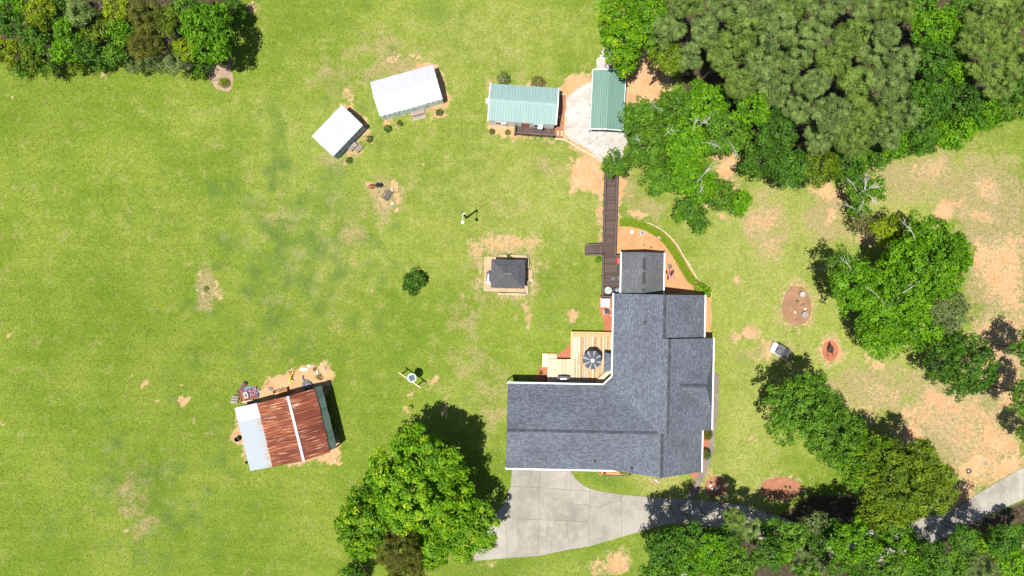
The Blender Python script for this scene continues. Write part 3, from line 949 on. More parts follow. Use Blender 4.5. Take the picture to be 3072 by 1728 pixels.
caps(hl(426, 11, R1), hl(426, 133, R1))
caps(hl(439.5, 133, R2), hl(439.5, 396, R2))
caps(hl(426, 399, R1), hl(426, 520, R1))
caps(hl(-6, 397.3, RG), hl(414, 397.3, RG))
caps(hl(475, 264, ER), hl(549, 264, ER))
for b0, b1 in ((-92, -59), (-52, -19), (-5, 0)):
    v = MB().box(hl(377, (b0 + b1) / 2, SR + .05), (.35, (b1 - b0) * S, .09)).build('ridge_vent', cap_dark, house)
# gutters and downpipe ends
for p, q in ((hl(295, 9, 2.93), hl(295, 250, 2.93)), (hl(295, 250, 2.93), hl(269, 275.5, 2.93)), (hl(269, 275, 2.93), hl(-8, 275, 2.93)), (hl(-8, 520, 2.93), hl(311, 520, 2.93)), (hl(557, 9, 2.93), hl(557, 133, 2.93)), (hl(584, 132, 2.93), hl(584, 397, 2.93)),
             (hl(557, 398, 2.93), hl(557, 521, 2.93)), (hl(316, -111, 2.68), hl(316, 10, 2.68)), (hl(438, -111, 2.68), hl(438, 10, 2.68))):
    d = (q - p).normalized()
    mid = hl(430, 200, 0)
    nrm = Vector((-d.y, d.x, 0))
    if nrm.dot((p + q) / 2 - mid) < 0:
        nrm = -nrm
    if abs(d.x) > .9 and p.z > 2.9:
        nrm = Vector((0, 1, 0)) if p.y > -2 + hl(0, 330, 0).y else Vector((0, -1, 0))
    if abs(p.z - 2.68) < .01:
        nrm = Vector((-1, 0, 0)) if p.x < hl(377, 0, 0).x else Vector((1, 0, 0))
    gm_ = MB().beam(p + nrm * .075, q + nrm * .075, .19, .13)
    gm_.build('gutter', white_trim, house)
for a, b in ((-8, 276), (-9, 519), (311, 521), (296, 252)):
    MB().box(hl(a, b, 1.5), (.09, .09, 2.9)).build('downpipe', white_trim, house)
for a, b in ((377, 90), (247, 491), (350, 506)):
    z = min(zW(a), ZE + 5) if a > 300 else ZE + (520 - b) * KP
    MB().lathe([(.11, 0), (.11, .34), (.15, .34), (.15, .42)], hl(a, b, z - .1), 10).build('vent_pipe', black_mat, house)
# bay window roof that looks out from under the west eave
MB().prism([tuple(hl(277, 188, 0)[:2]), tuple(hl(304, 188, 0)[:2]), tuple(hl(304, 234, 0)[:2]), tuple(hl(277, 234, 0)[:2])], .9, 2.1).build('bay', house_wall_m, house)
slope('bay_roof', [hl(272, 182, 2.15), hl(272, 240, 2.15), hl(304, 234, 2.65), hl(304, 188, 2.65)], shingles)


# ------------------------------------------------------------------ gabled outbuildings
def panel(wd, ln, m, rib=.045, ribs=1, th=.025, key=None):
    """roof sheet: x across, y down the slope, z outwards"""
    prof = []
    for k in range(ribs):
        x0 = k * wd / ribs
        prof += [(x0, th), (x0 + .015, th + rib), (x0 + .05, th + rib), (x0 + .065, th)]
    prof += [(wd - .004, th), (wd - .004, 0), (0, 0)]
    mb = MB()
    A = [(x, 0, z) for x, z in prof]
    B = [(x, -ln, z) for x, z in prof]
    mb.face(A)
    mb.face(B[::-1])
    for i in range(len(prof)):
        j = (i + 1) % len(prof)
        mb.face([A[j], A[i], B[i], B[j]])
    return mb.mesh('roof_sheet', m)


def corrugated(wd, ln, m, nw=8, amp=.018):
    pts = []
    for k in range(nw * 2 + 1):
        pts.append((wd * k / (nw * 2) * 1.01, amp if k % 2 else -amp))
    mb = MB()
    for i in range(len(pts) - 1):
        (x0, z0), (x1, z1) = pts[i], pts[i + 1]
        mb.face([(x0, 0, z0), (x0, -ln, z0), (x1, -ln, z1), (x1, 0, z1)])
    return mb.mesh('roof_sheet', m)


def lay(root, me, n, wd, origin, xdir, down, name='roof_sheet', jit=0.0, skip=()):
    """n sheets side by side; origin = upper start corner, xdir along the ridge, down the slope"""
    x, y = Vector(xdir).normalized(), -Vector(down).normalized()
    z = x.cross(y).normalized()
    if z.z < 0:
        origin = Vector(origin) + x * (wd * n)
        x = -x
        z = x.cross(y).normalized()
    for k in range(n):
        o = bpy.data.objects.new(name, me)
        M = Matrix((x, y, z)).transposed().to_4x4()
        M.translation = Vector(origin) + x * (wd * k) + y * R.uniform(-jit, jit) + z * (R.uniform(0, jit * .3))
        o.matrix_local = M
        link(o, root)


def frame(TL, TR, BR, BL, z):
    p = [P(*q, z) for q in (TL, TR, BR, BL)]
    c = sum(p, Vector()) / 4
    u = ((p[1] - p[0]) + (p[2] - p[3])) / 2
    v = ((p[0] - p[3]) + (p[1] - p[2])) / 2
    return c, math.atan2(u.y, u.x), u.length, v.length


def gable_walls(root, L, W, ze, zr, m, name='wall', ov=.05, ovx=.12):
    a, b = L / 2 - ovx, W / 2 - ov
    zt = ze - .06
    zk = zr - .10 - (zr - ze) * ov / (W / 2) * .5
    mb = MB()
    sec = lambda x: [Vector((x, -b, .01)), Vector((x, b, .01)), Vector((x, b, zt)), Vector((x, 0, zk)), Vector((x, -b, zt))]
    A, B = sec(-a), sec(a)
    mb.face(A[::-1])
    mb.face(B)
    for i in range(5):
        mb.face([A[i], B[i], B[(i + 1) % 5], A[(i + 1) % 5]][::-1])
    return mb.build(name, m, root)


def ridge_strip(root, L, z, w_, m, rise, name='ridge_cap', x0=None):
    mb = MB()
    x = L / 2 + .02
    for s_ in (-1, 1):
        q = [Vector((-x, 0, z + .06)), Vector((x, 0, z + .06)), Vector((x, s_ * w_, z + .06 - rise * w_)), Vector((-x, s_ * w_, z + .06 - rise * w_))]
        mb.face(q if s_ < 0 else q[::-1])
    return mb.build(name, m, root)


# green metal cottage
c, an, L, W = frame((1472.3, 251), (1673.3, 264.4), (1668.4, 374.8), (1466.3, 360), 2.6)
cottage = thing('cottage', 'small white cottage with a pale green ribbed metal roof and a dark porch', 'cottage', (c.x, c.y, 0), an)
ze, zr = 2.6, 3.75
gable_walls(cottage, L, W, ze, zr, white_siding, ov=.03)
n = 24
pl = math.hypot(W / 2, zr - ze)
pm = panel(L / n, pl, green_metal, .026)
lay(cottage, pm, n, L / n, (-L / 2, 0, zr), (1, 0, 0), (0, W / 2, ze - zr))
lay(cottage, pm, n, L / n, (-L / 2, 0, zr), (1, 0, 0), (0, -W / 2, ze - zr))
ridge_strip(cottage, L, zr, .26, green_metal, (zr - ze) / (W / 2))
for s_ in (-1, 1):
    for y_ in (-1, 1):
        MB().beam((s_ * (L / 2 + .05), 0, zr), (s_ * (L / 2 + .05), y_ * W / 2, ze), .13, .16).build('rake_trim', white_trim, cottage)
for x_ in (-2.6, 1.9):
    f = MB().box((x_, -W / 2 + .03, 1.55), (1.0, .08, 1.1)).build('window', white_trim, cottage)
    MB().box((x_, -W / 2 + .03, 1.55), (.86, .11, .96)).build('pane', glass_dark, f)
dr = MB().box((.4, -W / 2 + .03, 1.3), (.92, .08, 2.0)).build('door', faded_red, cottage)
MB().lathe([(.03, 0), (.03, .06)], (.75, -W / 2 + .03, 1.25), 8).build('handle', steel, dr)
for (x_, y_, z_, rr) in ((L / 2 - 1.75, -W / 2 - .22, 1.9, 0), (-L / 2 - .28, .35, 1.5, PI / 2), (-L / 2 + 1.75, -W / 2 + .02, 1.9, 0)):
    ac = MB().box((x_, y_, z_), (.56, .46, .40), rr).build('window_air_conditioner', white_trim, cottage)
    for k in range(4):
        MB().box((x_ + (0 if rr == 0 else -.235), y_ - (.235 if rr == 0 else 0), z_ - .12 + k * .08), (.44, .012, .02), rr).build('louvre', steel, ac)
# porch deck of the cottage
pc, pa, pL, pW = frame((1546, 362), (1664, 366), (1661, 410), (1545, 405), .5)
porch = thing('porch_deck', 'dark brown board porch with railing on the cottage south side', 'porch', (pc.x, pc.y, 0), an)
nb = 30
for k in range(nb):
    piece('deck_board', brown_stain, porch, (-pL / 2 + (k + .5) * pL / nb, 0, .5), (pL / nb - .012, pW, .05))
MB().box((0, 0, .22), (pL - .1, pW - .1, .4)).build('skirt', old_wood, porch)


def railing(root, p, q, zf, h=.95, post=1.6, bal=.14, m=rail_stain, inset=0):
    p, q = Vector(p), Vector(q)
    d = q - p
    n_ = max(1, round(d.length / post))
    MB().beam(p + Vector((0, 0, zf + h)), q + Vector((0, 0, zf + h)), .15, .045).build('top_rail', m, root)
    MB().beam(p + Vector((0, 0, zf + .12)), q + Vector((0, 0, zf + .12)), .06, .05).build('bottom_rail', m, root)
    for k in range(n_ + 1):
        a = p + d * k / n_
        piece('post', m, root, (a.x, a.y, (zf + h - .02) / 2), (.10, .10, zf + h - .05), math.atan2(d.y, d.x))
    nb_ = int(d.length / bal)
    bb = MB()
    for k in range(1, nb_):
        a = p + d * k / nb_
        piece('baluster', m, root, (a.x, a.y, zf + h / 2 + .05), (.04, .04, h - .15), math.atan2(d.y, d.x))


railing(porch, (-pL / 2, pW / 2, 0), (-pL / 2, -pW / 2, 0), .52)
railing(porch, (-pL / 2 + .1, -pW / 2, 0), (pL / 2, -pW / 2, 0), .52, bal=.2)

# green carport
c, an, L, W = frame((1770, 389), (1779.6, 211), (1877, 213), (1869, 389), 2.6)
carport = thing('carport', 'long green metal carport with white edge trim beside the gravel yard', 'carport', (c.x, c.y, 0), an)
ze, zr = 2.6, 2.95
n = 7
for s_ in (-1, 1):
    pw = W / 2 / n
    for k in range(n):                      # sheets run the long way
        y0 = s_ * k * pw
        z0 = zr - (zr - ze) * k / n
        me = panel(pw, L, green_dark, .028) if (k == 0 and s_ == -1) else me
        o = bpy.data.objects.new('roof_sheet', me)
        yv = Vector((1, 0, 0))
        xv = Vector((0, -1, -s_ * -(zr - ze) / (W / 2))) if s_ == 1 else Vector((0, -1, -(zr - ze) / (W / 2)))
        xv = Vector((0, -1, (zr - ze) / (W / 2) * (1 if s_ == 1 else -1))).normalized()
        zv = xv.cross(yv).normalized()
        st = Vector((L / 2, y0 + (pw if s_ == 1 else 0), z0 - ((zr - ze) / n if s_ == 1 else 0)))
        M = Matrix((xv, yv, zv)).transposed().to_4x4()
        M.translation = st
        o.matrix_local = M
        link(o, carport)
for s_ in (-1, 1):
    MB().beam((-L / 2, s_ * (W / 2 + .03), ze - .02), (L / 2, s_ * (W / 2 + .03), ze - .02), .07, .14).build('eave_trim', white_trim, carport)
    for y_ in (-1, 1):
        MB().beam((s_ * (L / 2 + .03), 0, zr), (s_ * (L / 2 + .03), y_ * W / 2, ze), .09, .16).build('rake_trim', white_trim, carport)
    for k in range(5):
        x_ = -L / 2 + .2 + k * (L - .4) / 4
        MB().box((x_, s_ * (W / 2 - .08), 1.3), (.07, .07, 2.56)).build('post', white_trim, carport)
for s_ in (-1, 1):
    MB().prism([(-.02 + s_ * (L / 2 - .05), -W / 2 + .05), (.02 + s_ * (L / 2 - .05), -W / 2 + .05), (.02 + s_ * (L / 2 - .05), W / 2 - .05), (-.02 + s_ * (L / 2 - .05), W / 2 - .05)], 2.1, 2.55).build('gable_panel', green_dark, carport)


# two white roofed sheds
def shed(name, label, corners, ze, zr, siding, n, windows):
    c, an, L, W = frame(*corners, ze)
    t = thing(name, label, 'shed', (c.x, c.y, 0), an, 'white roofed sheds at the top of the lawn')
    gable_walls(t, L, W, ze, zr, siding, ov=.02, ovx=.06)
    pl = math.hypot(W / 2, zr - ze)
    pm = panel(L / n, pl, white_metal, .010, 3)
    lay(t, pm, n, L / n, (-L / 2, 0, zr), (1, 0, 0), (0, W / 2, ze - zr))
    lay(t, pm, n, L / n, (-L / 2, 0, zr), (1, 0, 0), (0, -W / 2, ze - zr))
    ridge_strip(t, L, zr, .16, white_metal, (zr - ze) / (W / 2))
    for s_ in (-1, 1):
        MB().beam((-L / 2, s_ * (W / 2 - .005), ze - .02), (L / 2, s_ * (W / 2 - .005), ze - .02), .035, .06).build('eave_trim', steel, t)
    MB().box((0, 0, .06), (L - .1, W - .1, .10)).build('skid', old_wood, t)
    return t, L, W


s1, L1, W1 = shed('shed', 'longer white roofed shed with grey green walls and a wide plank ramp', ((1109.4, 247), (1298.6, 194.3), (1329, 296.6), (1140.4, 349.3)), 2.0, 2.85, grey_siding, 9, [])
yy = -W1 / 2 + .015
for x_ in (-.75, .75):
    d = MB().box((x_ + .2, yy, 1.05), (1.42, .06, 1.75)).build('door', grey_siding, s1)
    for k in range(7):
        MB().box((x_ - .42 + k * .21 + .2, yy - .035, 1.05), (.035, .02, 1.7)).build('batten', grey_siding, d)
    MB().box((x_ + .2 + (.5 if x_ < 0 else -.5), yy - .05, 1.1), (.06, .05, .16)).build('handle', dark_metal, d)
for k in range(5):
    x_ = -L1 / 2 + .4 + k * (L1 - .8) / 4
    if abs(x_) > 1.2:
        MB().box((x_, yy, 1.0), (.05, .04, 1.8)).build('trim_board', white_trim, s1)
for k in range(13):
    x_ = -L1 / 2 + .3 + k * (L1 - .6) / 12
    piece('rafter_tail', grey_siding, s1, (x_, -W1 / 2 - .03, 1.90), (.05, .14, .08))
rp = thing('plank_ramp', 'weathered plank ramp leaning on the longer white shed doorway', 'ramp', P(1256, 344, 0), s1.rotation_euler.z)
for k in range(4):
    piece('plank', grey_wood, rp, (0, .46 - k * .31, .27 - k * .07), (1.62, .285, .05))
MB().box((0, .25, .10), (1.5, .9, .16)).build('frame', old_wood, rp)

s2, L2, W2 = shed('shed', 'shorter white roofed shed with blue grey walls and two small windows', ((935.3, 408.4), (1025.4, 315), (1088.8, 374.9), (999.4, 470)), 2.0, 2.75, blue_siding, 6, [])
yy = -W2 / 2 + .015
for x_ in (-L2 / 2 + .95, L2 / 2 - .95):
    f = MB().box((x_, yy, 1.2), (.66, .07, .72)).build('window', white_trim, s2)
    MB().box((x_, yy, 1.2), (.55, .10, .60)).build('pane', glass_dark, f)
    for q in (-.42, .42):
        MB().box((x_ + q, yy - .02, 1.2), (.14, .05, .74)).build('shutter', blue_siding, s2)
d = MB().box((0, yy, 1.05), (1.5, .06, 1.75)).build('door', blue_siding, s2)
MB().box((0, yy - .035, 1.05), (.04, .02, 1.75)).build('door_seam', dark_metal, d)
st = thing('shed_steps', 'grey wooden landing with a railed step in front of the shorter shed', 'steps', P(1064, 440, 0), s2.rotation_euler.z)
for k in range(4):
    piece('plank', grey_wood, st, (-.55 + k * .28, .28, .34), (.265, .95, .04))
for k in range(3):
    piece('plank', grey_wood, st, (-.05 + k * .28, -.52, .18), (.265, .62, .04))
MB().box((-.13, .28, .16), (1.1, .9, .30)).build('frame', old_wood, st)
MB().box((.23, -.52, .08), (.8, .6, .14)).build('frame', old_wood, st)
for x_, y_ in ((-.22, -.85), (.68, -.85), (.68, -.15), (-.22, -.15)):
    MB().box((x_, y_, .45), (.05, .05, .9)).build('post', dark_metal, st)
MB().beam((-.22, -.85, .9), (-.22, -.15, .95), .05, .04).build('hand_rail', dark_metal, st)
MB().beam((.68, -.85, .9), (.68, -.15, .95), .05, .04).build('hand_rail', dark_metal, st)

# ------------------------------------------------------------------ rusty barn
zb = 3.0
A0, A1 = P(863.3, 1188.5, 4.3), P(911.3, 1382.6, 4.3)          # ridge, top and bottom
rd = (A1 - A0)
RL = rd.length
ba = math.atan2(rd.y, rd.x)                                      # local x runs down the ridge
bc = (A0 + A1) / 2
barn = thing('barn', 'old barn with rust brown corrugated roof, white lean-to side and pale ridge strip', 'barn', (bc.x, bc.y, 0), ba)
inv = Matrix.Rotation(-ba, 3, 'Z')


def bl(px, py, z):
    q = P(px, py, z) - Vector((bc.x, bc.y, 0))
    return inv @ q


wE = bl(967.5, 1261, 3.1).y          # right eave (east)
wW = bl(795, 1308, 3.1).y            # left eave of the rust part
wWW = bl(730, 1323, 2.3).y           # white lean-to eave
wG = bl(988, 1250, 2.3).y            # green lean-to eave
n = 9
sw = RL / n
se = corrugated(sw, math.hypot(wE, 1.2), rust)
lay(barn, se, n, sw, (-RL / 2, 0, 4.3), (1, 0, 0), (0, wE, -1.2), jit=.05)
se = corrugated(sw, math.hypot(wW, 1.2), rust)
lay(barn, se, n, sw, (-RL / 2, 0, 4.3), (1, 0, 0), (0, wW, -1.2), jit=.05)
lw = wWW - wW
s3 = corrugated(sw, math.hypot(lw, .72) + .1, galv_new)
lay(barn, s3, 2, sw, (-RL / 2, wW * .99, 3.09), (1, 0, 0), (0, lw, -.72), jit=.02)
s3 = corrugated(sw, math.hypot(lw, .72) + .1, galv_stain)
lay(barn, s3, n - 2, sw, (-RL / 2 + 2 * sw, wW * .99, 3.06), (1, 0, 0), (0, lw, -.72), jit=.03)
lg = wG - wE
s4 = corrugated(sw * .985, math.hypot(lg, .6) + .1, moss_metal)
lay(barn, s4, n, sw * .985, (-RL / 2 - .1, wE * .98, 3.0), (1, 0, 0), (0, lg, -.6), jit=.03)
for s_ in (-1, 1):
    mb = MB()
    q = [Vector((-RL / 2, 0, 4.37)), Vector((RL / 2, 0, 4.37)), Vector((RL / 2, s_ * .15, 4.34)), Vector((-RL / 2, s_ * .15, 4.34))]
    mb.face(q)
    mb.build('ridge_strip', white_metal, barn)
wb = MB()
x = RL / 2 - .25
for s_ in (-1, 1):
    lo, hi = min(wW, wE) * .96, max(wW, wE) * .96
    wb.face([Vector((s_ * x, lo, .01)), Vector((s_ * x, hi, .01)), Vector((s_ * x, hi, 3.05)), Vector((s_ * x, 0, 4.2)), Vector((s_ * x, lo, 3.05))])
for y_ in (wW * .96, wE * .96):
    top = 3.02 if abs(y_) < abs(wG) * .9 or y_ == wW * .96 else 2.3
    wb.face([Vector((-x, y_, .01)), Vector((x, y_, .01)), Vector((x, y_, top)), Vector((-x, y_, top))])
wb.build('wall', old_wood, barn)
for k in range(5):
    piece('post', old_wood, barn, (-x + k * 2 * x / 4, wWW * .97, 1.1), (.14, .14, 2.2))
    piece('post', old_wood, barn, (-x + k * 2 * x / 4, wG * .95, 1.1), (.14, .14, 2.2))
for k in range(14):
    piece('wall_board', old_wood, barn, (-x - .03, -2.0 + k * .33, 1.35 + .1 * (k % 3)), (.03, .29, 2.6))

# ------------------------------------------------------------------ pine deck, umbrella, grill
ZD = .75
d0 = P(1776, 1075, ZD)
deck = thing('wooden_deck', 'fresh pale pine deck in the corner of the house with wrap steps', 'deck', (d0.x, d0.y, 0), TH)
iv = Matrix.Rotation(-TH, 3, 'Z')


def dl(px, py, z=ZD):
    q = iv @ (P(px, py, z) - Vector((d0.x, d0.y, 0)))
    return q


def board(px0, px1, py0, py1, m, z=ZD, root=deck, name='deck_board', f=dl, th=.035):
    a, b = f(px0, py0, z), f(px1, py1, z)
    return piece(name, m, root, ((a.x + b.x) / 2, (a.y + b.y) / 2, z), (abs(b.x - a.x), abs(b.y - a.y), th))


x = 1728.0
k = 0
gold = {3, 4, 7, 9, 10, 13, 14, 16, 18, 21, 23, 24, 27}
while x < 1838:
    split = 1080 + R.choice([-22, -6, 14, 20]) if k % 2 else None
    m = gold_wood if k in gold else pale_wood
    if split:
        board(x, x + 3.86, 1011, split, m)
        board(x, x + 3.86, split + .3, 1166, gold_wood if (k in gold) != (R.random() < .35) else pale_wood)
    else:
        board(x, x + 3.86, 1011, 1166, m)
    x += 4.0
    k += 1
x = 1643.5
while x < 1724:
    board(x, x + 3.86, 1077.5, 1164, pale_wood)
    x += 4.0
board(1724, 1727.7, 1077, 1164, pale_wood)
# raised border on the west and north sides, mitred look by butt joints
for i, xx in enumerate((1713, 1718, 1723)):
    board(xx, xx + 4.7, 1011.5 if i else 994.5, 1077, pale_wood if i else gold_wood, ZD + .05 * (2 - i), name='border_board')
for i, yy_ in enumerate((994.5, 1000, 1005.6)):
    board(1718.2, 1838, yy_, yy_ + 5.2, gold_wood, ZD + .05 * (2 - i), name='border_board')
# two-sided corner step on the left
for i in range(3):
    board(1643.5, 1671, 1060.5 + i * 5.6, 1065.8 + i * 5.6, pale_wood if i else gold_wood, .3 + .16 * (i > 1), name='step_board')
    board(1627.5 + i * 5.3, 1632.5 + i * 5.3, 1060.5, 1101, pale_wood, .3 + .16 * (i > 1), name='step_board')
a, b = dl(1643, 1077.5), dl(1838, 1164)
MB().box(((a.x + b.x) / 2, (a.y + b.y) / 2, .36), (abs(b.x - a.x) - .08, abs(b.y - a.y) - .08, .70)).build('skirt', gold_wood, deck)
a, b = dl(1714, 996), dl(1838, 1080)
MB().box(((a.x + b.x) / 2, (a.y + b.y) / 2, .35), (abs(b.x - a.x) - .06, abs(b.y - a.y) - .06, .66)).build('skirt', gold_wood, deck)
a, b = dl(1628.5, 1061.5, .3), dl(1643, 1100, .3)
MB().box(((a.x + b.x) / 2, (a.y + b.y) / 2, .14), (abs(b.x - a.x), abs(b.y - a.y), .25)).build('skirt', gold_wood, deck)
# diagonal bench in the inner corner of the house
bq = [dl(1783, 1146, 1.2), dl(1828, 1106, 1.2)]
dv = (bq[1] - bq[0]).normalized()
nv = Vector((dv.y, -dv.x, 0))
ang = math.atan2(dv.y, dv.x)
Lb = (bq[1] - bq[0]).length
for k in range(4):
    cc = (bq[0] + bq[1]) / 2 + nv * (.02 + k * .145) + dv * (.0 + .03 * k)
    piece('bench_slat', pale_wood if k else gold_wood, deck, (cc.x, cc.y, 1.2), (Lb + .22 * (k - 1.5) * -.4, .135, .04), ang)
for k in range(2):
    cc = (bq[0] + bq[1]) / 2 + nv * .68
    piece('back_slat', pale_wood, deck, (cc.x, cc.y, 1.42 + k * .2), (Lb * .95, .04, .14), ang)
for k in (-.42, 0, .42):
    cc = (bq[0] + bq[1]) / 2 + nv * .3 + dv * (k * Lb)
    piece('bench_leg', gold_wood, deck, (cc.x, cc.y, .98), (.09, .5, .42), ang)

ua = P(1777, 1081, 3.1)
umb = thing('patio_umbrella', 'black and white striped eight sided umbrella open over the pine deck', 'umbrella', (ua.x, ua.y, ZD))
str_dark = simple('charcoal canvas', (.058, .062, .075), (.075, .08, .095), 3, .8)
str_light = simple('light grey canvas', (.22, .225, .24), (.29, .295, .31), 3, .8)
ru, zu0, zu1 = 1.14, 2.05, 2.62
gores = []
for k in range(8):
    t0 = 2 * PI * k / 8 + PI / 8 + TH
    for j, (f0, f1, m) in enumerate(((0, .30, str_light), (.30, 1, str_dark))):
        p0 = Vector((math.cos(t0), math.sin(t0), 0)) * ru
        p1 = Vector((math.cos(t0 + PI / 4), math.sin(t0 + PI / 4), 0)) * ru
        e0, e1 = p0.lerp(p1, f0), p0.lerp(p1, f1)
        sag = lambda f: zu0 + .0 + .06 * math.sin(PI * f)
        i0, i1 = e0 * .13, e1 * .13
        mb = MB()
        A, B = Vector((e0.x, e0.y, sag(f0))), Vector((e1.x, e1.y, sag(f1)))
        C, D = Vector((i1.x, i1.y, zu1)), Vector((i0.x, i0.y, zu1))
        am, bm_ = A.lerp(D, .5) - Vector((0, 0, .05)), B.lerp(C, .5) - Vector((0, 0, .05))
        mb.face([A, B, bm_, am])
        mb.face([am, bm_, C, D])
        mb.face([A - Vector((0, 0, .14)), B - Vector((0, 0, .14)), B, A])
        mb.build('canopy_panel', m, umb)
MB().lathe([(.02, .10), (.22, 0), (.22, -.02)][::-1], (0, 0, zu1 + .05), 8).build('vent_cap', white_trim, umb)
MB().lathe([(.03, 0), (.03, .1), (.05, .13), (.0, .2)], (0, 0, zu1 + .12), 8).build('finial', dark_metal, umb)
MB().lathe([(.025, .04), (.025, zu1 + .05)], (0, 0, 0), 8).build('pole', dark_metal, umb)
MB().lathe([(.3, 0), (.3, .06), (.06, .12)], (0, 0, .0), 16).build('base', dark_metal, umb)
for k in range(8):
    t0 = 2 * PI * k / 8 + PI / 8 + TH
    MB().beam((.03 * math.cos(t0), .03 * math.sin(t0), zu1 - .03), (ru * math.cos(t0), ru * math.sin(t0), zu0 - .02), .02, .02).build('rib', dark_metal, umb)
tb = thing('patio_table', 'round dark patio table beneath the striped umbrella', 'table', (ua.x, ua.y, ZD))
MB().lathe([(.62, .70), (.64, .72), (.62, .735)], (0, 0, 0), 24).build('table_top', dark_metal, tb)
for k in range(4):
    t0 = PI / 4 + k * PI / 2
    MB().tube([(.5 * math.cos(t0), .5 * math.sin(t0), 0), (.36 * math.cos(t0), .36 * math.sin(t0), .7)], .022, 6).build('leg', dark_metal, tb)


def grill(name, label, loc, rz, lid_m, shelf_m, z=0.0, sc=1.0):
    t = thing(name, label, 'grill', (loc.x, loc.y, z), rz, 'barbecue grills on the patios and decks')
    MB().box((0, 0, .42), (.80 * sc, .48, .62)).build('cabinet', dark_metal, t)
    lid = MB()
    n = 7
    prof = [(-.27 + .54 * k / n, .80 + .27 * math.sin(PI * (.08 + .84 * k / n))) for k in range(n + 1)]
    A = [(-.40 * sc, y_, z_) for y_, z_ in prof] + [(-.40 * sc, .27, .78), (-.40 * sc, -.27, .78)]
    B = [(.40 * sc, y_, z_) for y_, z_ in prof] + [(.40 * sc, .27, .78), (.40 * sc, -.27, .78)]
    lid.face(A)
    lid.face(B[::-1])
    for i in range(len(A)):
        j = (i + 1) % len(A)
        lid.face([A[j], A[i], B[i], B[j]])
    lo = lid.build('lid', lid_m, t, True)
    MB().tube([(-.3 * sc, -.33, .90), (.3 * sc, -.33, .90)], .018, 6).build('handle', steel, lo)
    for s_ in (-1, 1):
        MB().box((s_ * .58 * sc, 0, .80), (.32 * sc, .46, .03)).build('side_shelf', shelf_m if s_ < 0 else dark_metal, t)
        for y_ in (-.2, .2):
            MB().box((s_ * .36, y_, .06), (.05, .05, .12)).build('leg', dark_metal, t)
    MB().box((0, -.27, .72), (.8 * sc, .04, .12)).build('control_panel', steel, t)
    for k in range(4):
        MB().lathe([(.03, 0), (.025, .03)], (-.27 + k * .18, -.31, .72), 8).build('knob', black_mat, t)
    return t


grill('gas_grill', 'stainless lidded gas grill in the house shadow on the pine deck', P(1690, 1136, 1.6), TH, steel, dark_metal, ZD + .02, 1.0)
fp = thing('flower_pot', 'dark pot of purple flowers by the deck bench', 'flower pot', P(1764, 1146.5, ZD + .02))
MB().lathe([(.12, 0), (.2, .3), (.21, .34), (.17, .34)], (0, 0, 0), 14).build('pot', dark_metal, fp)
fl = MB()
for k in range(26):
    a, r_ = R.uniform(0, 2 * PI), R.uniform(0, .24)
    x_, y_, z_ = r_ * math.cos(a), r_ * math.sin(a), .46 + R.uniform(-.06, .08)
    s_ = .055
    fl.face([(x_ - s_, y_, z_), (x_, y_ - s_, z_ + .02), (x_ + s_, y_, z_), (x_, y_ + s_, z_ + .02)])
fo = fl.build('petals', purple, fp)
fo['kind'] = 'stuff'

# ------------------------------------------------------------------ boardwalk
ZW_ = .7
w0 = P(1830, 740, ZW_)
bw = thing('boardwalk', 'long dark brown boardwalk with railings joining the sunroom terrace', 'boardwalk', (w0.x, w0.y, 0), 0)


def wl(px, py, z=ZW_):
    return P(px, py, z) - Vector((w0.x, w0.y, 0))


def lerp(a, b, t):
    return a + (b - a) * t


y = 480.0
while y < 768:
    t = (y - 480) / 290
    a, b = wl(lerp(1815.5, 1808.5, t), y), wl(lerp(1848, 1842, t), y)
    piece('plank', brown_stain, bw, ((a.x + b.x) / 2, a.y - .075, ZW_ - .0), (abs(b.x - a.x), .143, .04))
    y += 3.85
y = 769.0
while y < 889:
    a, b = wl(1807, y), wl(1874, y)
    if y > 878:
        b = wl(1842, y)
    piece('plank', brown_stain, bw, ((a.x + b.x) / 2, a.y - .075, ZW_), (abs(b.x - a.x), .143, .04))
    y += 3.85
x = 1754.0
while x < 1807:
    t = (x - 1754) / 53
    z = lerp(.10, ZW_, min(1, t * 1.05))
    a, b = wl(x, 737, z), wl(x, 763, z)
    o = piece('plank', brown_stain, bw, (a.x + .07, (a.y + b.y) / 2, z), (.15, abs(b.y - a.y), .04))
    x += 3.85
for p, q in (((1814, 484), (1807.5, 733)), ((1806.5, 766), (1804.5, 888)), ((1849, 500), (1841, 770))):
    a, b = wl(*p), wl(*q)
    a.z = b.z = 0
    railing(bw, a, b, ZW_ + .02, .92, 2.0, .13)
    MB().beam(a + Vector((.10, 0, ZW_ + .86)), b + Vector((.10, 0, ZW_ + .86)), .09, .04).build('hand_rail', rail_stain, bw)
a, b = wl(1805, 889), wl(1841, 889)
a.z = b.z = 0
railing(bw, a, b, ZW_ + .02, .92, 2.0, .16)
a, b = wl(1842, 769), wl(1866, 768)
a.z = b.z = 0
railing(bw, a, b, ZW_ + .02, .92, 2.0, .16)
for py in (734, 765):
    a, b = wl(1760, py), wl(1806, py)
    MB().beam((a.x, a.y, .85), (b.x, b.y, 1.6), .16, .045).build('top_rail', rail_stain, bw)
    MB().beam((a.x, a.y, .10), (b.x, b.y, .62), .05, .14).build('stringer', rail_stain, bw)
    for k in range(3):
        t = k / 2
        piece('post', rail_stain, bw, (lerp(a.x, b.x, t), a.y, lerp(.42, .78, t)), (.1, .1, lerp(.82, 1.55, t)))
for px0, px1, py0, py1 in ((1816, 1848, 485, 768), (1808, 1872, 772, 877)):
    a, b = wl(px0, py0, .4), wl(px1, py1, .4)
    MB().box(((a.x + b.x) / 2, (a.y + b.y) / 2, .34), (abs(b.x - a.x) - .3, abs(b.y - a.y) - .1, .62)).build('joists', old_wood, bw)

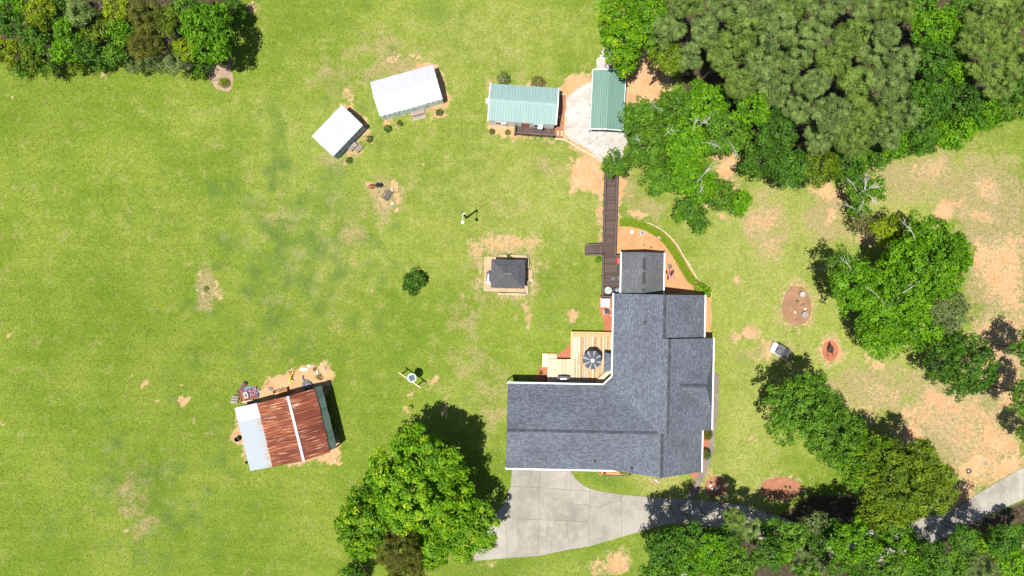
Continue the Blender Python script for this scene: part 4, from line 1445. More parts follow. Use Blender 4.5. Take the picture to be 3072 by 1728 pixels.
# things on the sunroom terrace
t = thing('round_table', 'round frosted glass table at the lower end of the brown terrace', 'table', P(1822, 871, ZW_ + .02))
t.location.z = ZW_ + .02
MB().lathe([(.42, .68), (.44, .70), (.42, .72)], n=28).build('table_top', glass_pale, t)
MB().box((0, .0, .725), (.02, .8, .006), .35).build('seam', white_trim, t)
MB().lathe([(.03, .72), (.03, .76)], n=8).build('umbrella_ring', dark_metal, t)
for k in range(4):
    a = k * PI / 2 + .4
    MB().tube([(.32 * math.cos(a), .32 * math.sin(a), 0), (.27 * math.cos(a), .27 * math.sin(a), .68)], .018).build('leg', dark_metal, t)


def chair(label, px, py, rz, seat_m, back=True):
    t = thing('patio_chair' if back else 'footstool', label, 'chair' if back else 'footstool', P(px, py, ZW_ + .4), rz)
    t.location.z = ZW_ + .02
    MB().box((0, 0, .40), (.54, .52, .07)).build('seat', seat_m, t)
    for x_ in (-.25, .25):
        for y_ in (-.24, .24):
            MB().box((x_, y_, .19), (.035, .035, .38)).build('leg', dark_metal, t)
    if back:
        MB().box((.30, 0, .66), (.07, .52, .52), mat=Matrix.Rotation(.2, 4, 'Y')).build('backrest', seat_m, t)
        for y_ in (-.29, .29):
            MB().box((0, y_, .58), (.52, .05, .035)).build('armrest', dark_metal, t)
    return t


seat_grey = simple('grey sling fabric', (.075, .078, .085), (.10, .105, .112), 6, .8)
chair('grey square footstool in the middle of the brown terrace', 1838.5, 835, 0, seat_grey, False)
chair('grey sling chair half under the sunroom eave on the terrace', 1858, 834, 0, seat_grey)
kt = thing('red_cooler', 'red chest cooler with black handle by the sunroom eave', 'cooler', P(1861, 782.5, ZW_ + .5))
kt.location.z = ZW_ + .02
MB().prism([(-.40, -.26), (-.30, -.32), (.36, -.32), (.40, -.26), (.40, .26), (.36, .32), (-.30, .32), (-.40, .26)], .02, .42).build('body', red_plastic, kt)
MB().prism([(-.42, -.28), (-.32, -.34), (.38, -.34), (.42, -.28), (.42, .28), (.38, .34), (-.32, .34), (-.42, .28)], .43, .52).build('lid', red_plastic, kt)
MB().tube([(-.42, -.2, .36), (-.50, -.15, .38), (-.50, .15, .38), (-.42, .2, .36)], .02).build('handle', black_mat, kt)
MB().box((.05, 0, .525), (.3, .22, .01)).build('lid_recess', simple('pink red plastic', (.66, .14, .13), None, 4, .4), kt)
rg = thing('floor_mat', 'round dark mat on the terrace by the sunroom wall', 'mat', P(1862, 806, ZW_ + .03))
rg.location.z = ZW_ + .022
MB().lathe([(.50, 0), (.50, .015)], n=26).build('pad', black_mat, rg)
g3 = grill('covered_grill', 'grey topped grill tucked in the corner of sunroom and house', P(1855, 872, 1.6), TH + PI, simple('grey lid', (.22, .22, .24), (.27, .27, .29), 3, .4), dark_metal, ZW_ + .02, .9)

# air conditioner, utility box and pipes in the red mulch
acu = thing('air_conditioner', 'square white air conditioning condenser with round fan grille beside the terrace', 'air conditioner', P(1816, 908, .4))
acu.location.z = .01
MB().box((0, 0, .05), (1.12, 1.1, .09)).build('pad', concrete_block, acu)
bb = MB()
sq = [(-.42, -.48), (.42, -.48), (.48, -.42), (.48, .42), (.42, .48), (-.42, .48), (-.48, .42), (-.48, -.42)]
bb.prism(sq, .1, .80)
bb.build('cabinet', simple('condenser side', (.40, .41, .42), (.34, .35, .36), 5, .5), acu)
ring = MB()
ring.prism(sq, .805, .83)
ring.build('top_panel', white_trim, acu)
MB().lathe([(.345, 0), (.345, .012)], (0, 0, .832), 26).build('fan_well', simple('fan shade', (.12, .13, .16), (.16, .17, .2), 5, .5), acu)
for k in range(5):
    a = k * 2 * PI / 5 + .3
    MB().prism([(0.05 * math.cos(a - .6), .05 * math.sin(a - .6)), (.31 * math.cos(a - .32), .31 * math.sin(a - .32)), (.32 * math.cos(a + .22), .32 * math.sin(a + .22)), (.08 * math.cos(a + .8), .08 * math.sin(a + .8))], .846, .852).build('fan_blade', simple('fan blade', (.5, .52, .55), None, 5, .4) if k == 0 else bpy.data.materials['fan blade'], acu)
for rr in (.12, .2, .28, .345):
    MB().lathe([(rr - .006, .870), (rr + .006, .870), (rr + .006, .877), (rr - .006, .877)], n=26, cap=False).build('grille_ring', steel, acu)
MB().lathe([(.1, 0), (.1, .03)], (0, 0, .86), 14).build('hub', white_trim, acu)
ub = thing('utility_box', 'dark topped tan utility box in the red mulch under the condenser', 'utility box', P(1819, 936, .3))
ub.location.z = .01
MB().box((-.08, -.02, .18), (.60, .50, .36)).build('body', tan_brick, ub)
MB().box((.06, .06, .39), (.58, .56, .06)).build('lid', cap_shingle, ub)
MB().box((.06, -.24, .25), (.1, .02, .1)).build('latch', dark_metal, ub)
pc_ = tag(MB().lathe([(.09, 0), (.09, .16), (.06, .19)], n=14).build('standpipe', white_trim), 'short white round standpipe in the red mulch against the house', 'standpipe')
pc_.location = P(1833, 946)
dp = tag(MB().tube([(1.0, .10, .1), (0, 0, .12), (-.55, -.05, .06)], .05, 8).build('drain_pipe', dark_metal), 'thin dark drain pipe lying between terrace and condenser', 'pipe')
dp.location = P(1818, 893)
pl_ = thing('plank', 'single pale plank lying across the red mulch', 'plank', P(1829, 926, .03))
piece('board', pale_wood, pl_, (0, 0, .03), (.8, .07, .04), -.5)

# ------------------------------------------------------------------ gazebo on its paver patio
pa0 = P(1516, 823)
ga = math.radians(-1.3)
pat = thing('paver_patio', 'square tan paver patio with a low block edging under the gazebo', 'patio', (pa0.x, pa0.y, 0), ga)
nxp, nyp = 16, 13
for i in range(nxp):
    for j in range(nyp):
        piece('paver', paver_mat, pat, ((i - nxp / 2 + .5) * .318, (j - nyp / 2 + .5) * .318, .05 + R.uniform(-.006, .006)), (.303, .303, .10), bev=.04)
for i in range(3):
    for j in range(7):
        piece('paver', paver_mat, pat, (2.55 + .18 + i * .20, (j - 3.2) * .155 * 1.0 - .02 + .12, .045), (.19, .145, .09), bev=.04)
def curb(p, q, h=.42):
    p, q = Vector(p), Vector(q)
    d = q - p
    n = max(1, round(d.length / .40))
    for k in range(n):
        a = p + d * ((k + .5) / n)
        for lv in range(2):
            piece('edging_block', tan_brick, pat, (a.x, a.y, h * (.25 + .5 * lv) + .0), (d.length / n - .012, .26 - .02 * lv, h / 2 - .006), math.atan2(d.y, d.x) + R.uniform(-.01, .01), bev=.05)
curb((-.75, 2.20, 0), (2.56, 2.20, 0))
curb((2.68, 2.06, 0), (2.68, .78, 0))
curb((2.68, -.68, 0), (2.68, -2.32, 0))
curb((2.82, -.62, 0), (3.35, -.62, 0))
curb((-.80, -2.36, 0), (2.54, -2.36, 0))
gc, gan, gL, gW = frame((1474.7, 777.4), (1576.6, 780), (1573.5, 866), (1471.6, 863.4), 2.35)
gaz = thing('gazebo', 'charcoal metal roofed gazebo with two roof tiers on a tan paver patio', 'gazebo', (gc.x, gc.y, .1), gan)


def hip_side(half_e, half_w, z0, z1, inset, side, npan, root, nm='roof_panel'):
    """one trapezoid side of a hip tier, cut into separate standing panels"""
    # side frame: u along the eave, v towards the middle
    L_, W_ = (half_e, half_w) if side in (0, 2) else (half_w, half_e)
    ang_ = {0: 0, 1: PI / 2, 2: PI, 3: -PI / 2}[side]
    M = Matrix.Rotation(ang_, 4, 'Z')
    rise = (z1 - z0) / inset
    for k in range(npan):
        u0, u1 = -L_ + 2 * L_ * k / npan, -L_ + 2 * L_ * (k + 1) / npan
        g_ = .008
        mb = MB()
        def vmax(u):
            return min(inset, L_ - abs(u))
        us = [u0 + g_, u1 - g_]
        pts = [(us[0], 0), (us[1], 0), (us[1], max(.005, vmax(us[1])))]
        br_ = L_ - inset
        for kink in (br_, -br_):
            if us[0] < kink < us[1]:
                pts.append((kink, inset))
        if abs(us[0]) < L_:
            pts.append((us[0], max(.005, vmax(us[0]))))
        top = [M @ Vector((u, -W_ + v, z0 + v * rise)) for u, v in pts]
        mb.face(top)
        mb.face([p - Vector((0, 0, .03)) for p in top][::-1])
        for i in range(len(top)):
            j = (i + 1) % len(top)
            mb.face([top[i], top[i] - Vector((0, 0, .03)), top[j] - Vector((0, 0, .03)), top[j]])
        if k:
            vm = vmax(u0)
            mb.beam(M @ Vector((u0, -W_ + .02, z0 + .02)), M @ Vector((u0, -W_ + vm, z0 + vm * rise + .02)), .022, .035)
        mb.build(nm, char_metal, root)


e, w_ = gL / 2, gW / 2
ins = .72
for s_ in range(4):
    hip_side(e, w_, 2.25, 2.25 + ins * .5, ins, s_, 13 if s_ in (0, 2) else 11, gaz)
e2, w2 = e - ins + .10, w_ - ins + .10
for s_ in range(4):
    hip_side(e2, w2, 2.25 + ins * .5 + .10, 2.25 + ins * .5 + .10 + (w2) * .52, w2, s_, 8 if s_ in (0, 2) else 6, gaz)
zt = 2.25 + ins * .5 + .10
for sx in (-1, 1):
    for sy in (-1, 1):
        MB().beam((sx * e, sy * w_, 2.27), (sx * (e - ins), sy * (w_ - ins), 2.27 + ins * .5), .07, .05).build('hip_cap', char_metal, gaz)
        MB().beam((sx * e2, sy * w2, zt + .02), (sx * (e2 - w2), 0, zt + w2 * .52 + .02), .07, .05).build('hip_cap', char_metal, gaz)
        MB().box((sx * (e - .28), sy * (w_ - .28), 1.12), (.13, .13, 2.24)).build('post', dark_metal, gaz)
MB().beam((-(e2 - w2) - .05, 0, zt + w2 * .52 + .02), ((e2 - w2) + .05, 0, zt + w2 * .52 + .02), .10, .05).build('ridge_cap', char_metal, gaz)
for s_ in (-1, 1):
    MB().box((0, s_ * (w_ - .28), 2.15), (gL - .5, .08, .16)).build('beam', dark_metal, gaz)
    MB().box((s_ * (e - .28), 0, 2.15), (.08, gW - .5, .16)).build('beam', dark_metal, gaz)
grill('silver_grill', 'grill with shiny grey lid at the left edge of the gazebo', P(1465, 833, 1), ga + PI / 2, steel, white_trim, .1, 1.0)
wd = thing('potted_fern', 'feathery green fern at the upper edge of the gazebo roof', 'plant', P(1526, 772, .2))
fm = MB()
for k in range(16):
    a = R.uniform(0, 2 * PI)
    l_ = R.uniform(.25, .5)
    fm.tube([(0, 0, .3), (.5 * l_ * math.cos(a), .5 * l_ * math.sin(a), .75), (l_ * math.cos(a), l_ * math.sin(a), .62)], [.02, .04, .01], 4)
fm.build('fronds', LM['oak'], wd)['kind'] = 'stuff'
MB().lathe([(.10, 0), (.16, .3)], n=12).build('pot', terracotta, wd)

# ------------------------------------------------------------------ light pole and overhead wire
lp = thing('security_light', 'tall dark wooden pole with a white lamp on an arm in mid lawn', 'light pole', P(1399, 654))
hp = 6.1
MB().lathe([(.13, 0), (.10, hp)], n=12).build('pole', simple('dark treated pole', (.07, .05, .04), (.05, .038, .03), 4, .9), lp)
MB().tube([(0, 0, hp - .35), (.02, -.5, hp - .1), (.0, -1.0, hp - .05)], .03, 6).build('arm', white_trim, lp)
MB().lathe([(.08, .0), (.18, -.02), (.2, -.10), (.16, -.2)][::-1], (0, -1.12, hp + .03), 16).build('lamp_head', white_trim, lp)
MB().box((.12, -.12, hp - .3), (.14, .18, .3)).build('meter_box', steel, lp)
pt = P(1399, 654)
pa, pb = Vector((pt.x, pt.y, hp - .15)), P(1942, 303, 7.0)
pts = []
for k in range(25):
    t = k / 24
    q = pa.lerp(pb, t)
    q.z -= .9 * math.sin(PI * t)
    pts.append(q - pa)
wi = tag(MB().tube(pts, .011, 5).build('overhead_wire', simple('grey cable', (.09, .095, .09), None, 3, .6)), 'thin overhead cable from the lamp pole to the big oak', 'wire')
wi.location = pa

# ------------------------------------------------------------------ saucer swing frame, hoop, bench corner
sa, sb = P(1195.5, 1117.5, 2.2), P(1262, 1163.5, 2.2)
sc_ = (sa + sb) / 2
sw_ = thing('saucer_seat', 'round pale green rimmed mesh seat mounted on a wooden beam frame', 'swing', (sc_.x, sc_.y, 0), math.atan2(sb.y - sa.y, sb.x - sa.x))
hl_ = (sb - sa).length / 2
MB().box((0, 0, 2.14), (2 * hl_, .12, .14)).build('beam', timber_edge, sw_)
for s_ in (-1, 1):
    MB().tube([(s_ * (hl_ - .42), 0, 0), (s_ * (hl_ - .42), 0, 2.1)], [.08, .07], 8).build('post', old_wood, sw_)
rc = P(1236, 1133.5, 2.25) - Vector((sc_.x, sc_.y, 0))
rc = Matrix.Rotation(-sw_.rotation_euler.z, 3, 'Z') @ rc
tor = MB()
for k in range(28):
    a0, a1 = 2 * PI * k / 28, 2 * PI * (k + 1) / 28
    for j in range(6):
        b0, b1 = 2 * PI * j / 6, 2 * PI * (j + 1) / 6
        f = lambda a, b: (rc.x + (.47 + .085 * math.cos(b)) * math.cos(a), rc.y + (.47 + .085 * math.cos(b)) * math.sin(a), 2.30 + .07 * math.sin(b))
        tor.face([f(a0, b0), f(a1, b0), f(a1, b1), f(a0, b1)])
tor.build('padded_rim', mint, sw_, True)
MB().lathe([(.42, 0), (.25, -.05), (.01, -.07)][::-1], (rc.x, rc.y, 2.27), 24).build('mesh_seat', mesh_dark, sw_)
for k in range(4):
    a = k * PI / 2 + .95
    MB().box((rc.x + .30 * math.cos(a), rc.y + .30 * math.sin(a), 2.29), (.2, .05, .02), a).build('strap', mint, sw_)
for k in range(3):
    a = k * 2 * PI / 3
    MB().tube([(rc.x + .35 * math.cos(a), rc.y + .35 * math.sin(a), 2.22), (rc.x * .3, 0, 2.12)], .02, 5).build('bracket', dark_metal, sw_)

ho = thing('wire_hoop', 'small black bent wire plant hoop standing alone in the grass', 'plant hoop', P(1233, 1223))
for k in range(2):
    rr = .26 - .1 * k
    MB().tube([(rr * math.cos(a), rr * math.sin(a) + .05, .28 + .1 * math.sin(2 * a)) for a in np.linspace(-.4 - k * .6, 2.3, 14)], .035, 6).build('hoop', black_mat, ho)
for a in (-.4, 1.0, 2.3):
    MB().tube([(.26 * math.cos(a), .26 * math.sin(a) + .05, .3), (.24 * math.cos(a), .24 * math.sin(a), 0)], .02, 5).build('leg', black_mat, ho)

bn = thing('garden_glider', 'dark slatted metal glider bench on the worn patch of lawn', 'bench', P(1161.5, 585.5, .4), math.radians(57))
bn.location.z = 0
for k in range(6):
    MB().box((-.02, -.26 + k * .095, .42 - .02 * (k in (2, 3))), (1.0, .08, .02)).build('seat_slat', simple('grey brown slat', (.10, .085, .08), (.075, .065, .062), 5, .6) if k == 0 else bpy.data.materials['grey brown slat'], bn)
for k in range(4):
    MB().box((0, .32 + k * .035, .52 + k * .1), (1.0, .02, .08)).build('back_slat', bpy.data.materials['grey brown slat'], bn)
for s_ in (-1, 1):
    MB().tube([(s_ * .54, -.36, 0), (s_ * .54, -.36, .62), (s_ * .54, .34, .64), (s_ * .54, .34, 0)], .022, 6).build('arm_frame', dark_metal, bn)
    MB().box((s_ * .54, 0, .645), (.09, .66, .025)).build('armrest', dark_metal, bn)
    MB().beam((s_ * .54, -.42, .03), (s_ * .54, .46, .03), .05, .05).build('runner', dark_metal, bn)
MB().beam((-.54, -.36, .38), (.54, -.36, .38), .03, .04).build('front_bar', dark_metal, bn)
ch = thing('chiminea', 'rusty orange wire chiminea with a raised black diamond on a leaning rod', 'chiminea', P(1113, 558, .5))
ch.location.z = 0
for k in range(7):
    a = 2 * PI * k / 7
    MB().tube([(.10 * math.cos(a), .10 * math.sin(a), .08), (.34 * math.cos(a), .30 * math.sin(a), .45), (.12 * math.cos(a), .12 * math.sin(a), 1.0)], .035, 6).build('basket_bar', simple('orange rust bar', (.42, .15, .06), (.30, .09, .04), 6, .8) if k == 0 else bpy.data.materials['orange rust bar'], ch)
MB().lathe([(.30, .1), (.32, .14)], n=16).build('base_dish', bpy.data.materials['orange rust bar'], ch)
black_diamond = MB()
sq_ = [(.50, .0), (.92, .42), (1.28, .05), (.92, -.32)]
black_diamond.face([(x_, y_, .95) for x_, y_ in sq_][::-1])
for i in range(4):
    a, b = sq_[i], sq_[(i + 1) % 4]
    black_diamond.face([(a[0], a[1], .95), (b[0], b[1], .95), (.9, .04, 1.25)])
black_diamond.build('hood', black_mat, ch)  # black raised diamond with sloping faces beside the basket
MB().tube([(.3, 0, .7), (.5, .0, .95)], .025).build('diamond_arm', dark_metal, ch)
MB().tube([(1.28, .05, .96), (2.0, -.22, .02)], .015).build('rod', dark_metal, ch)
MB().tube([(.92, -.32, .95), (.85, -.6, .0)], .015).build('rod', dark_metal, ch)


def rock(label, px, py, sx, sy, h, m=stone, seed=1, group=None, name='stone', z=0.0):
    r = random.Random(seed)
    mb = MB()
    n = 11
    offs = [r.uniform(.85, 1.12) for _ in range(n)]
    rings = []
    for k, (f, zz) in enumerate(((1.0, 0), (1.05, .45), (.86, .85), (.45, 1.0))):
        rings.append([(sx * f * offs[i] * math.cos(2 * PI * i / n), sy * f * offs[i] * math.sin(2 * PI * i / n), h * zz * r.uniform(.93, 1.05)) for i in range(n)])
    for a, b in zip(rings, rings[1:]):
        for i in range(n):
            mb.face([a[i], a[(i + 1) % n], b[(i + 1) % n], b[i]])
    mb.face(rings[-1])
    o = mb.build(name, m, None, False)
    o.location = P(px, py, z)
    o.rotation_euler.z = r.uniform(0, .6)
    return tag(o, label, 'stone', group)


rock('cream boulder right of the glider, upper of two', 1177, 570, .19, .25, .28, stone, 3)
rock('cream boulder right of the glider, lower of two', 1179, 611, .27, .2, .28, stone, 4)

# ------------------------------------------------------------------ doghouse, planters, barrow, ornament
dg = thing('doghouse', 'small white doghouse deck with a dark shingled lean roof on the east lawn', 'doghouse', P(2336, 1050, .5), math.radians(-28))
dg.location.z = 0
MB().box((-.05, -.02, .28), (1.7, 1.15, .50)).build('base', white_siding, dg)
MB().box((.25, 0, .80), (1.05, 1.08, .56)).build('wall', white_siding, dg)
MB().box((-.285, 0, .75), (.03, .5, .45)).build('doorway', black_mat, dg)
for k in range(6):
    piece('deck_board', white_siding, dg, (-.88 + k * .105, 0, .55), (.098, 1.2, .03))
for s_ in (-1, 1):
    MB().box((-.58, s_ * .56, .66), (.6, .04, .04)).build('rail', white_trim, dg)
sh = simple('dark doghouse shingle', (.085, .085, .092), (.11, .11, .118), 5, .9, rnd=.25)
for k in range(6):
    for j in range(5):
        x_ = -.42 + k * .255
        piece('shingle', cap_dark if (k == 3 and j % 2 == 0) else sh, dg, (x_ + .12, -.50 + j * .25, 1.22 - .07 * abs(k - 1.5) * .6 - .02 * k), (.27, .245, .025))
MB().box((.33, 0, 1.10), (1.3, 1.2, .10)).build('roof_deck', dark_metal, dg)


def tub(label, px, py, r_, h, m, soil, seed):
    t = thing('concrete_ring', label, 'planter', P(px, py), 0, 'concrete ring planters in the mulch circle')
    MB().lathe([(r_, 0), (r_, h), (r_ * .84, h), (r_ * .84, h - .16)], n=24, cap=False).build('ring', m, t)
    MB().lathe([(r_ * .83, h - .17), (r_ * .83, h - .13)], n=20).build('soil', soil, t)
    return t


tub('taller pale concrete ring planter in the mulch circle, upper one', 2403, 883, .33, .52, concrete_block, simple('pale gravel fill', (.4, .38, .35), None, 8, .9), 1)
tub('speckled grey concrete ring planter in the mulch circle, lower one', 2410, 944, .33, .52, concrete_block, simple('grey gravel fill', (.28, .26, .25), (.16, .15, .15), 12, .9), 2)
rock('white round stone above the lower ring planter', 2415, 926, .16, .14, .14, simple('white stone', (.6, .55, .48), (.5, .45, .38), 6, .9), 8)
rock('tan oblong stone left in the mulch circle', 2385, 937, .13, .22, .12, stone, 9)
tw = thing('dead_twig', 'dead dark twig lying in the round mulch bed', 'twig', P(2408, 912))
MB().tube([(-.3, -.25, .03), (0, 0, .06), (.35, .12, .04), (.8, .05, .03)], [.02, .03, .02, .01], 5).build('stem', dark_metal, tw)
MB().tube([(0, 0, .06), (.25, -.3, .04)], [.02, .01], 5).build('side_shoot', dark_metal, tw)

wb_ = thing('wheelbarrow', 'black wheelbarrow with two handles in the small red mulch circle', 'wheelbarrow', P(2490, 1047, .3), 0)
wb_.location.z = 0
MB().lathe([(.24, .26), (.36, .56), (.38, .57), (.34, .545), (.22, .30)], n=20, cap=False, sx=.92, sy=1.25).build('tray', simple('rust rim tray', (.06, .035, .03), (.12, .06, .045), 5, .6), wb_)
MB().lathe([(.22, .29), (.22, .31)], n=18, sx=.92, sy=1.25).build('tray_floor', ash, wb_)
for s_ in (-1, 1):
    MB().tube([(s_ * .12, .62, .22), (s_ * .26, -.2, .40), (s_ * .36, -.95, .56)], .025, 6).build('handle', dark_metal, wb_)
    MB().tube([(s_ * .27, -.25, .38), (s_ * .27, -.32, .0)], .02, 6).build('leg', dark_metal, wb_)
wh = MB()
wh.lathe([(.18, -.05), (.2, -.03), (.2, .03), (.18, .05)], n=18)
w_o = wh.build('wheel', black_mat, wb_)
w_o.location = (0, .62, .2)
w_o.rotation_euler = (0, PI / 2, 0)

orn = thing('garden_ornament', 'small white and red garden ornament below the front gable', 'ornament', P(1968.5, 1440), math.radians(-50))
MB().lathe([(.09, 0), (.16, .12), (.12, .3), (.03, .36)], n=12, sx=1.5).build('body', white_trim, orn)
MB().lathe([(.07, .28), (.09, .34), (.03, .44)], (.16, 0, 0), n=10).build('head', white_trim, orn)
MB().box((0, 0, .33), (.16, .14, .05)).build('sash', red_plastic, orn)

for i, (dx, dy) in enumerate(((-15, -6), (-17, -1), (-12, 7), (-1.5, 9), (5, 5), (9, -2))):
    rock(['white stone pair at the upper left of the ringed bed', 'white stone at the left of the ringed bed', 'white stone at the lower left of the ringed bed', 'white stone at the bottom of the ringed bed', 'largest white stone at the lower right of the ringed bed', 'flat white stone at the right of the ringed bed'][i],
         2148 + dx, 1459.5 + dy, (.24 if i == 0 else .14), .13, .14, bpy.data.materials['white stone'], 20 + i, 'white stones round the small mulch bed')
pb_ = thing('black_pot', 'empty black pot at the upper left of the ringed mulch bed', 'pot', P(2132, 1449))
MB().lathe([(.1, 0), (.17, .22), (.14, .22), (.12, .1)], n=14, cap=False).build('pot', black_mat, pb_)
MB().lathe([(.12, .09), (.12, .11)], n=12).build('soil', ash, pb_)
pj = thing('path_lamp', 'small black stake lamp with bent wire in the ringed mulch bed', 'garden lamp', P(2146, 1444))
MB().lathe([(.02, 0), (.02, .35), (.09, .36), (.07, .44)], n=10).build('lamp', black_mat, pj)
MB().tube([(0, 0, .05), (.25, -.1, .3), (.45, -.2, .05)], .012, 5).build('wire', dark_metal, pj)

# septic lids and edging in the pine straw bed
lb = thing('valve_box', 'white rectangular valve cover in the pine straw bed', 'cover', P(1895, 696))
MB().box((0, 0, .12), (.30, .42, .22)).build('lid', white_trim, lb)
MB().box((0, .14, .24), (.2, .08, .02)).build('slot', steel, lb)
ls = thing('drain_cover', 'round grey drain lid with pale rim in the pine straw bed', 'cover', P(1927, 699))
MB().lathe([(.26, 0), (.26, .10), (.19, .10)], n=22, cap=False).build('rim', simple('pale rim', (.45, .46, .46), None, 5, .7), ls)
MB().lathe([(.19, .02), (.19, .08)], n=20).build('lid', simple('dark lid', (.13, .12, .12), (.18, .17, .17), 8, .7), ls)
l3 = thing('broken_block', 'pink and white broken block beside the border grass', 'block', P(1979, 713))
MB().box((-.12, 0, .14), (.38, .3, .28)).build('block', simple('pink brick', (.42, .27, .22), (.32, .2, .16), 6, .9), l3)
MB().box((.16, -.01, .12), (.17, .26, .24)).build('block', white_trim, l3)
for k, (px, py, a) in enumerate(((1929, 737, .4), (1950, 745, 1.1))):
    st_ = thing('plant_stake', ['thin dark stake with a small tag left of its twin above the sunroom', 'longer dark stake right of its twin above the sunroom'][k], 'stake', P(px, py))
    MB().tube([(0, 0, 0), (.03, .06, .9)], .025, 5).build('rod', dark_metal, st_)
    MB().box((.03, .07, .92), (.10, .03, .08)).build('tag', dark_metal, st_)

tr = thing('riding_mower', 'small faded red riding mower parked in the pine straw bed', 'mower', P(2012, 816, .4), math.radians(6))
tr.location.z = 0
MB().prism([(-.30, -.85), (.30, -.85), (.36, -.2), (-.36, -.2)], .16, .34).build('mower_deck', faded_red, tr)
MB().box((-.17, -.52, .42), (.30, .6, .16)).build('fender', simple('pink red fender', (.52, .22, .20), (.42, .15, .14), 6, .6), tr)
MB().box((.18, -.52, .42), (.30, .6, .16)).build('fender', bpy.data.materials['pink red fender'], tr)
MB().box((.0, .18, .52), (.36, .62, .3)).build('hood', faded_red, tr)
MB().box((0, .55, .45), (.34, .14, .26)).build('grille', dark_metal, tr)
MB().box((0, .72, .38), (.40, .25, .1)).build('front_weight', simple('purple grey paint', (.17, .12, .14), None, 6, .6), tr)
MB().box((0, -.35, .62), (.30, .26, .10)).build('seat', black_mat, tr)
MB().lathe([(.13, 0), (.15, .02), (.13, .03)], (0, -.02, .80), 14).build('steering_wheel', dark_metal, tr)
for x_, y_, r_ in ((-.42, .05, .2), (.36, .05, .2), (-.33, -.62, .25), (.33, -.62, .25)):
    wo = MB().lathe([(r_ * .8, -.07), (r_, -.05), (r_, .05), (r_ * .8, .07)], n=16).build('wheel', black_mat, tr)
    wo.location = (x_, y_, r_)
    wo.rotation_euler = (0, PI / 2, 0)
for s_ in (-1, 1):
    MB().tube([(s_ * .42, -.6, .3), (s_ * .46, -1.0, .25)], .02, 5).build('rear_bar', dark_metal, tr)

# ------------------------------------------------------------------ junk beside the barn
def bar_at(px, py):
    return P(px, py)


tp = thing('blue_tarp', 'crumpled blue tarp spread under the old red bricks', 'tarp', P(745, 1168))
mb = MB()
o0 = P(745, 1168)
tpol = [(722, 1172), (733, 1163), (752, 1160), (770, 1160), (776, 1168), (780, 1185), (770, 1192), (730, 1192), (718, 1185)]
tv = [P(*q) - o0 for q in tpol]
cv = Vector((0, -.5, .09))
for i in range(len(tv)):
    a, b = tv[i], tv[(i + 1) % len(tv)]
    m1 = a.lerp(cv, .4) + Vector((0, 0, .06 + .04 * (i % 2)))
    m2 = b.lerp(cv, .4) + Vector((0, 0, .06 + .04 * ((i + 1) % 2)))
    a, b = a + Vector((0, 0, .02)), b + Vector((0, 0, .02))
    mb.face([a, b, m2, m1])
    mb.face([m1, m2, cv])
mb.build('sheet', blue_tarp, tp)
br = thing('brick_pile', 'low pile of old red bricks with grey blocks in its middle', 'brick pile', P(748, 1182), math.radians(14))
rb = random.Random(5)
for i in range(13):
    for j in range(10):
        x_, y_ = -1.05 + i * .175 + rb.uniform(-.03, .03), -.62 + j * .135 + rb.uniform(-.02, .02)
        if abs(x_ + .25) < .30 and abs(y_) < .42:
            continue
        if rb.random() < .1:
            continue
        for lv in range(2):
            if lv and rb.random() < .3:
                continue
            piece('brick', red_clay, br, (x_, y_, .14 + lv * .095), (.19, .095, .085), PI / 2 * (i % 3 == 0) + rb.uniform(-.2, .2))
for x_, y_, sx, sy, rr in ((-.32, .24, .5, .22, .1), (-.45, -.02, .2, .45, 0), (-.10, .0, .18, .5, .08), (-.28, -.30, .5, .2, 0)):
    piece('grey_block', concrete_block, br, (x_, y_, .30), (sx, sy, .2), rr)
for i, (px, py, sx, sy, rr) in enumerate(((706.5, 1190, .82, .25, 0), (703.5, 1198.3, .80, .25, -.02), (700.5, 1207, .80, .28, -.03))):
    sp = thing('concrete_step', ['topmost of three grey concrete slabs stacked by the bricks', 'middle of three grey concrete slabs stacked by the bricks', 'lowest of three grey concrete slabs stacked by the bricks'][i], 'slab', P(px, py, .4), rr, 'grey slabs beside the brick pile')
    sp.location.z = 0
    piece('tread', grey_wood, sp, (0, 0, .42 - .1 * i), (sx, sy, .08))
    for s_ in (-1, 1):
        piece('support', concrete_block, sp, (s_ * .3, 0, .19 - .05 * i), (.12, sy * .8, .38 - .1 * i))
rl = thing('roller', 'brown rolled culvert pipes with black ends by the blue tarp', 'roller', P(725, 1163, .3), math.radians(52))
rl.location.z = 0
for s_ in (-1, 1):
    o = MB().tube([(-.62, s_ * .13, .16), (.62, s_ * .13, .16)], .12, 12).build('roll', simple('brown tube', (.16, .105, .075), (.11, .075, .055), 4, .8) if s_ < 0 else bpy.data.materials['brown tube'], rl)
for s_ in (-1, 1):
    MB().tube([(s_ * .66, -.22, .17), (s_ * .66, .22, .17)], .15, 10).build('end_wheel', black_mat, rl)
bx = thing('box_scraper', 'orange tractor box scraper with toothed bar beside the barn', 'scraper', P(843, 1176, .3), math.radians(15))
bx.location.z = 0
MB().box((0, -.10, .26), (1.6, .38, .42)).build('blade_box', orange_rust, bx)
MB().box((-.5, -.1, .48), (.5, .36, .03)).build('pale_lid', simple('pale orange sheet', (.62, .42, .22), (.5, .3, .12), 5, .7), bx)
for s_ in (-1, 1):
    MB().box((s_ * .84, .08, .30), (.05, .62, .5)).build('end_plate', simple('dark orange plate', (.24, .12, .04), None, 5, .7) if s_ < 0 else bpy.data.materials['dark orange plate'], bx)
MB().box((0, .28, .4), (1.6, .07, .07)).build('tooth_bar', dark_metal, bx)
for k in range(7):
    MB().box((-.69 + k * .23, .30, .28), (.05, .10, .34)).build('tooth', dark_metal, bx)
MB().tube([(-.1, .1, .5), (.05, .5, .75), (.2, .1, .5)], .03, 5).build('hitch', orange_rust, bx)
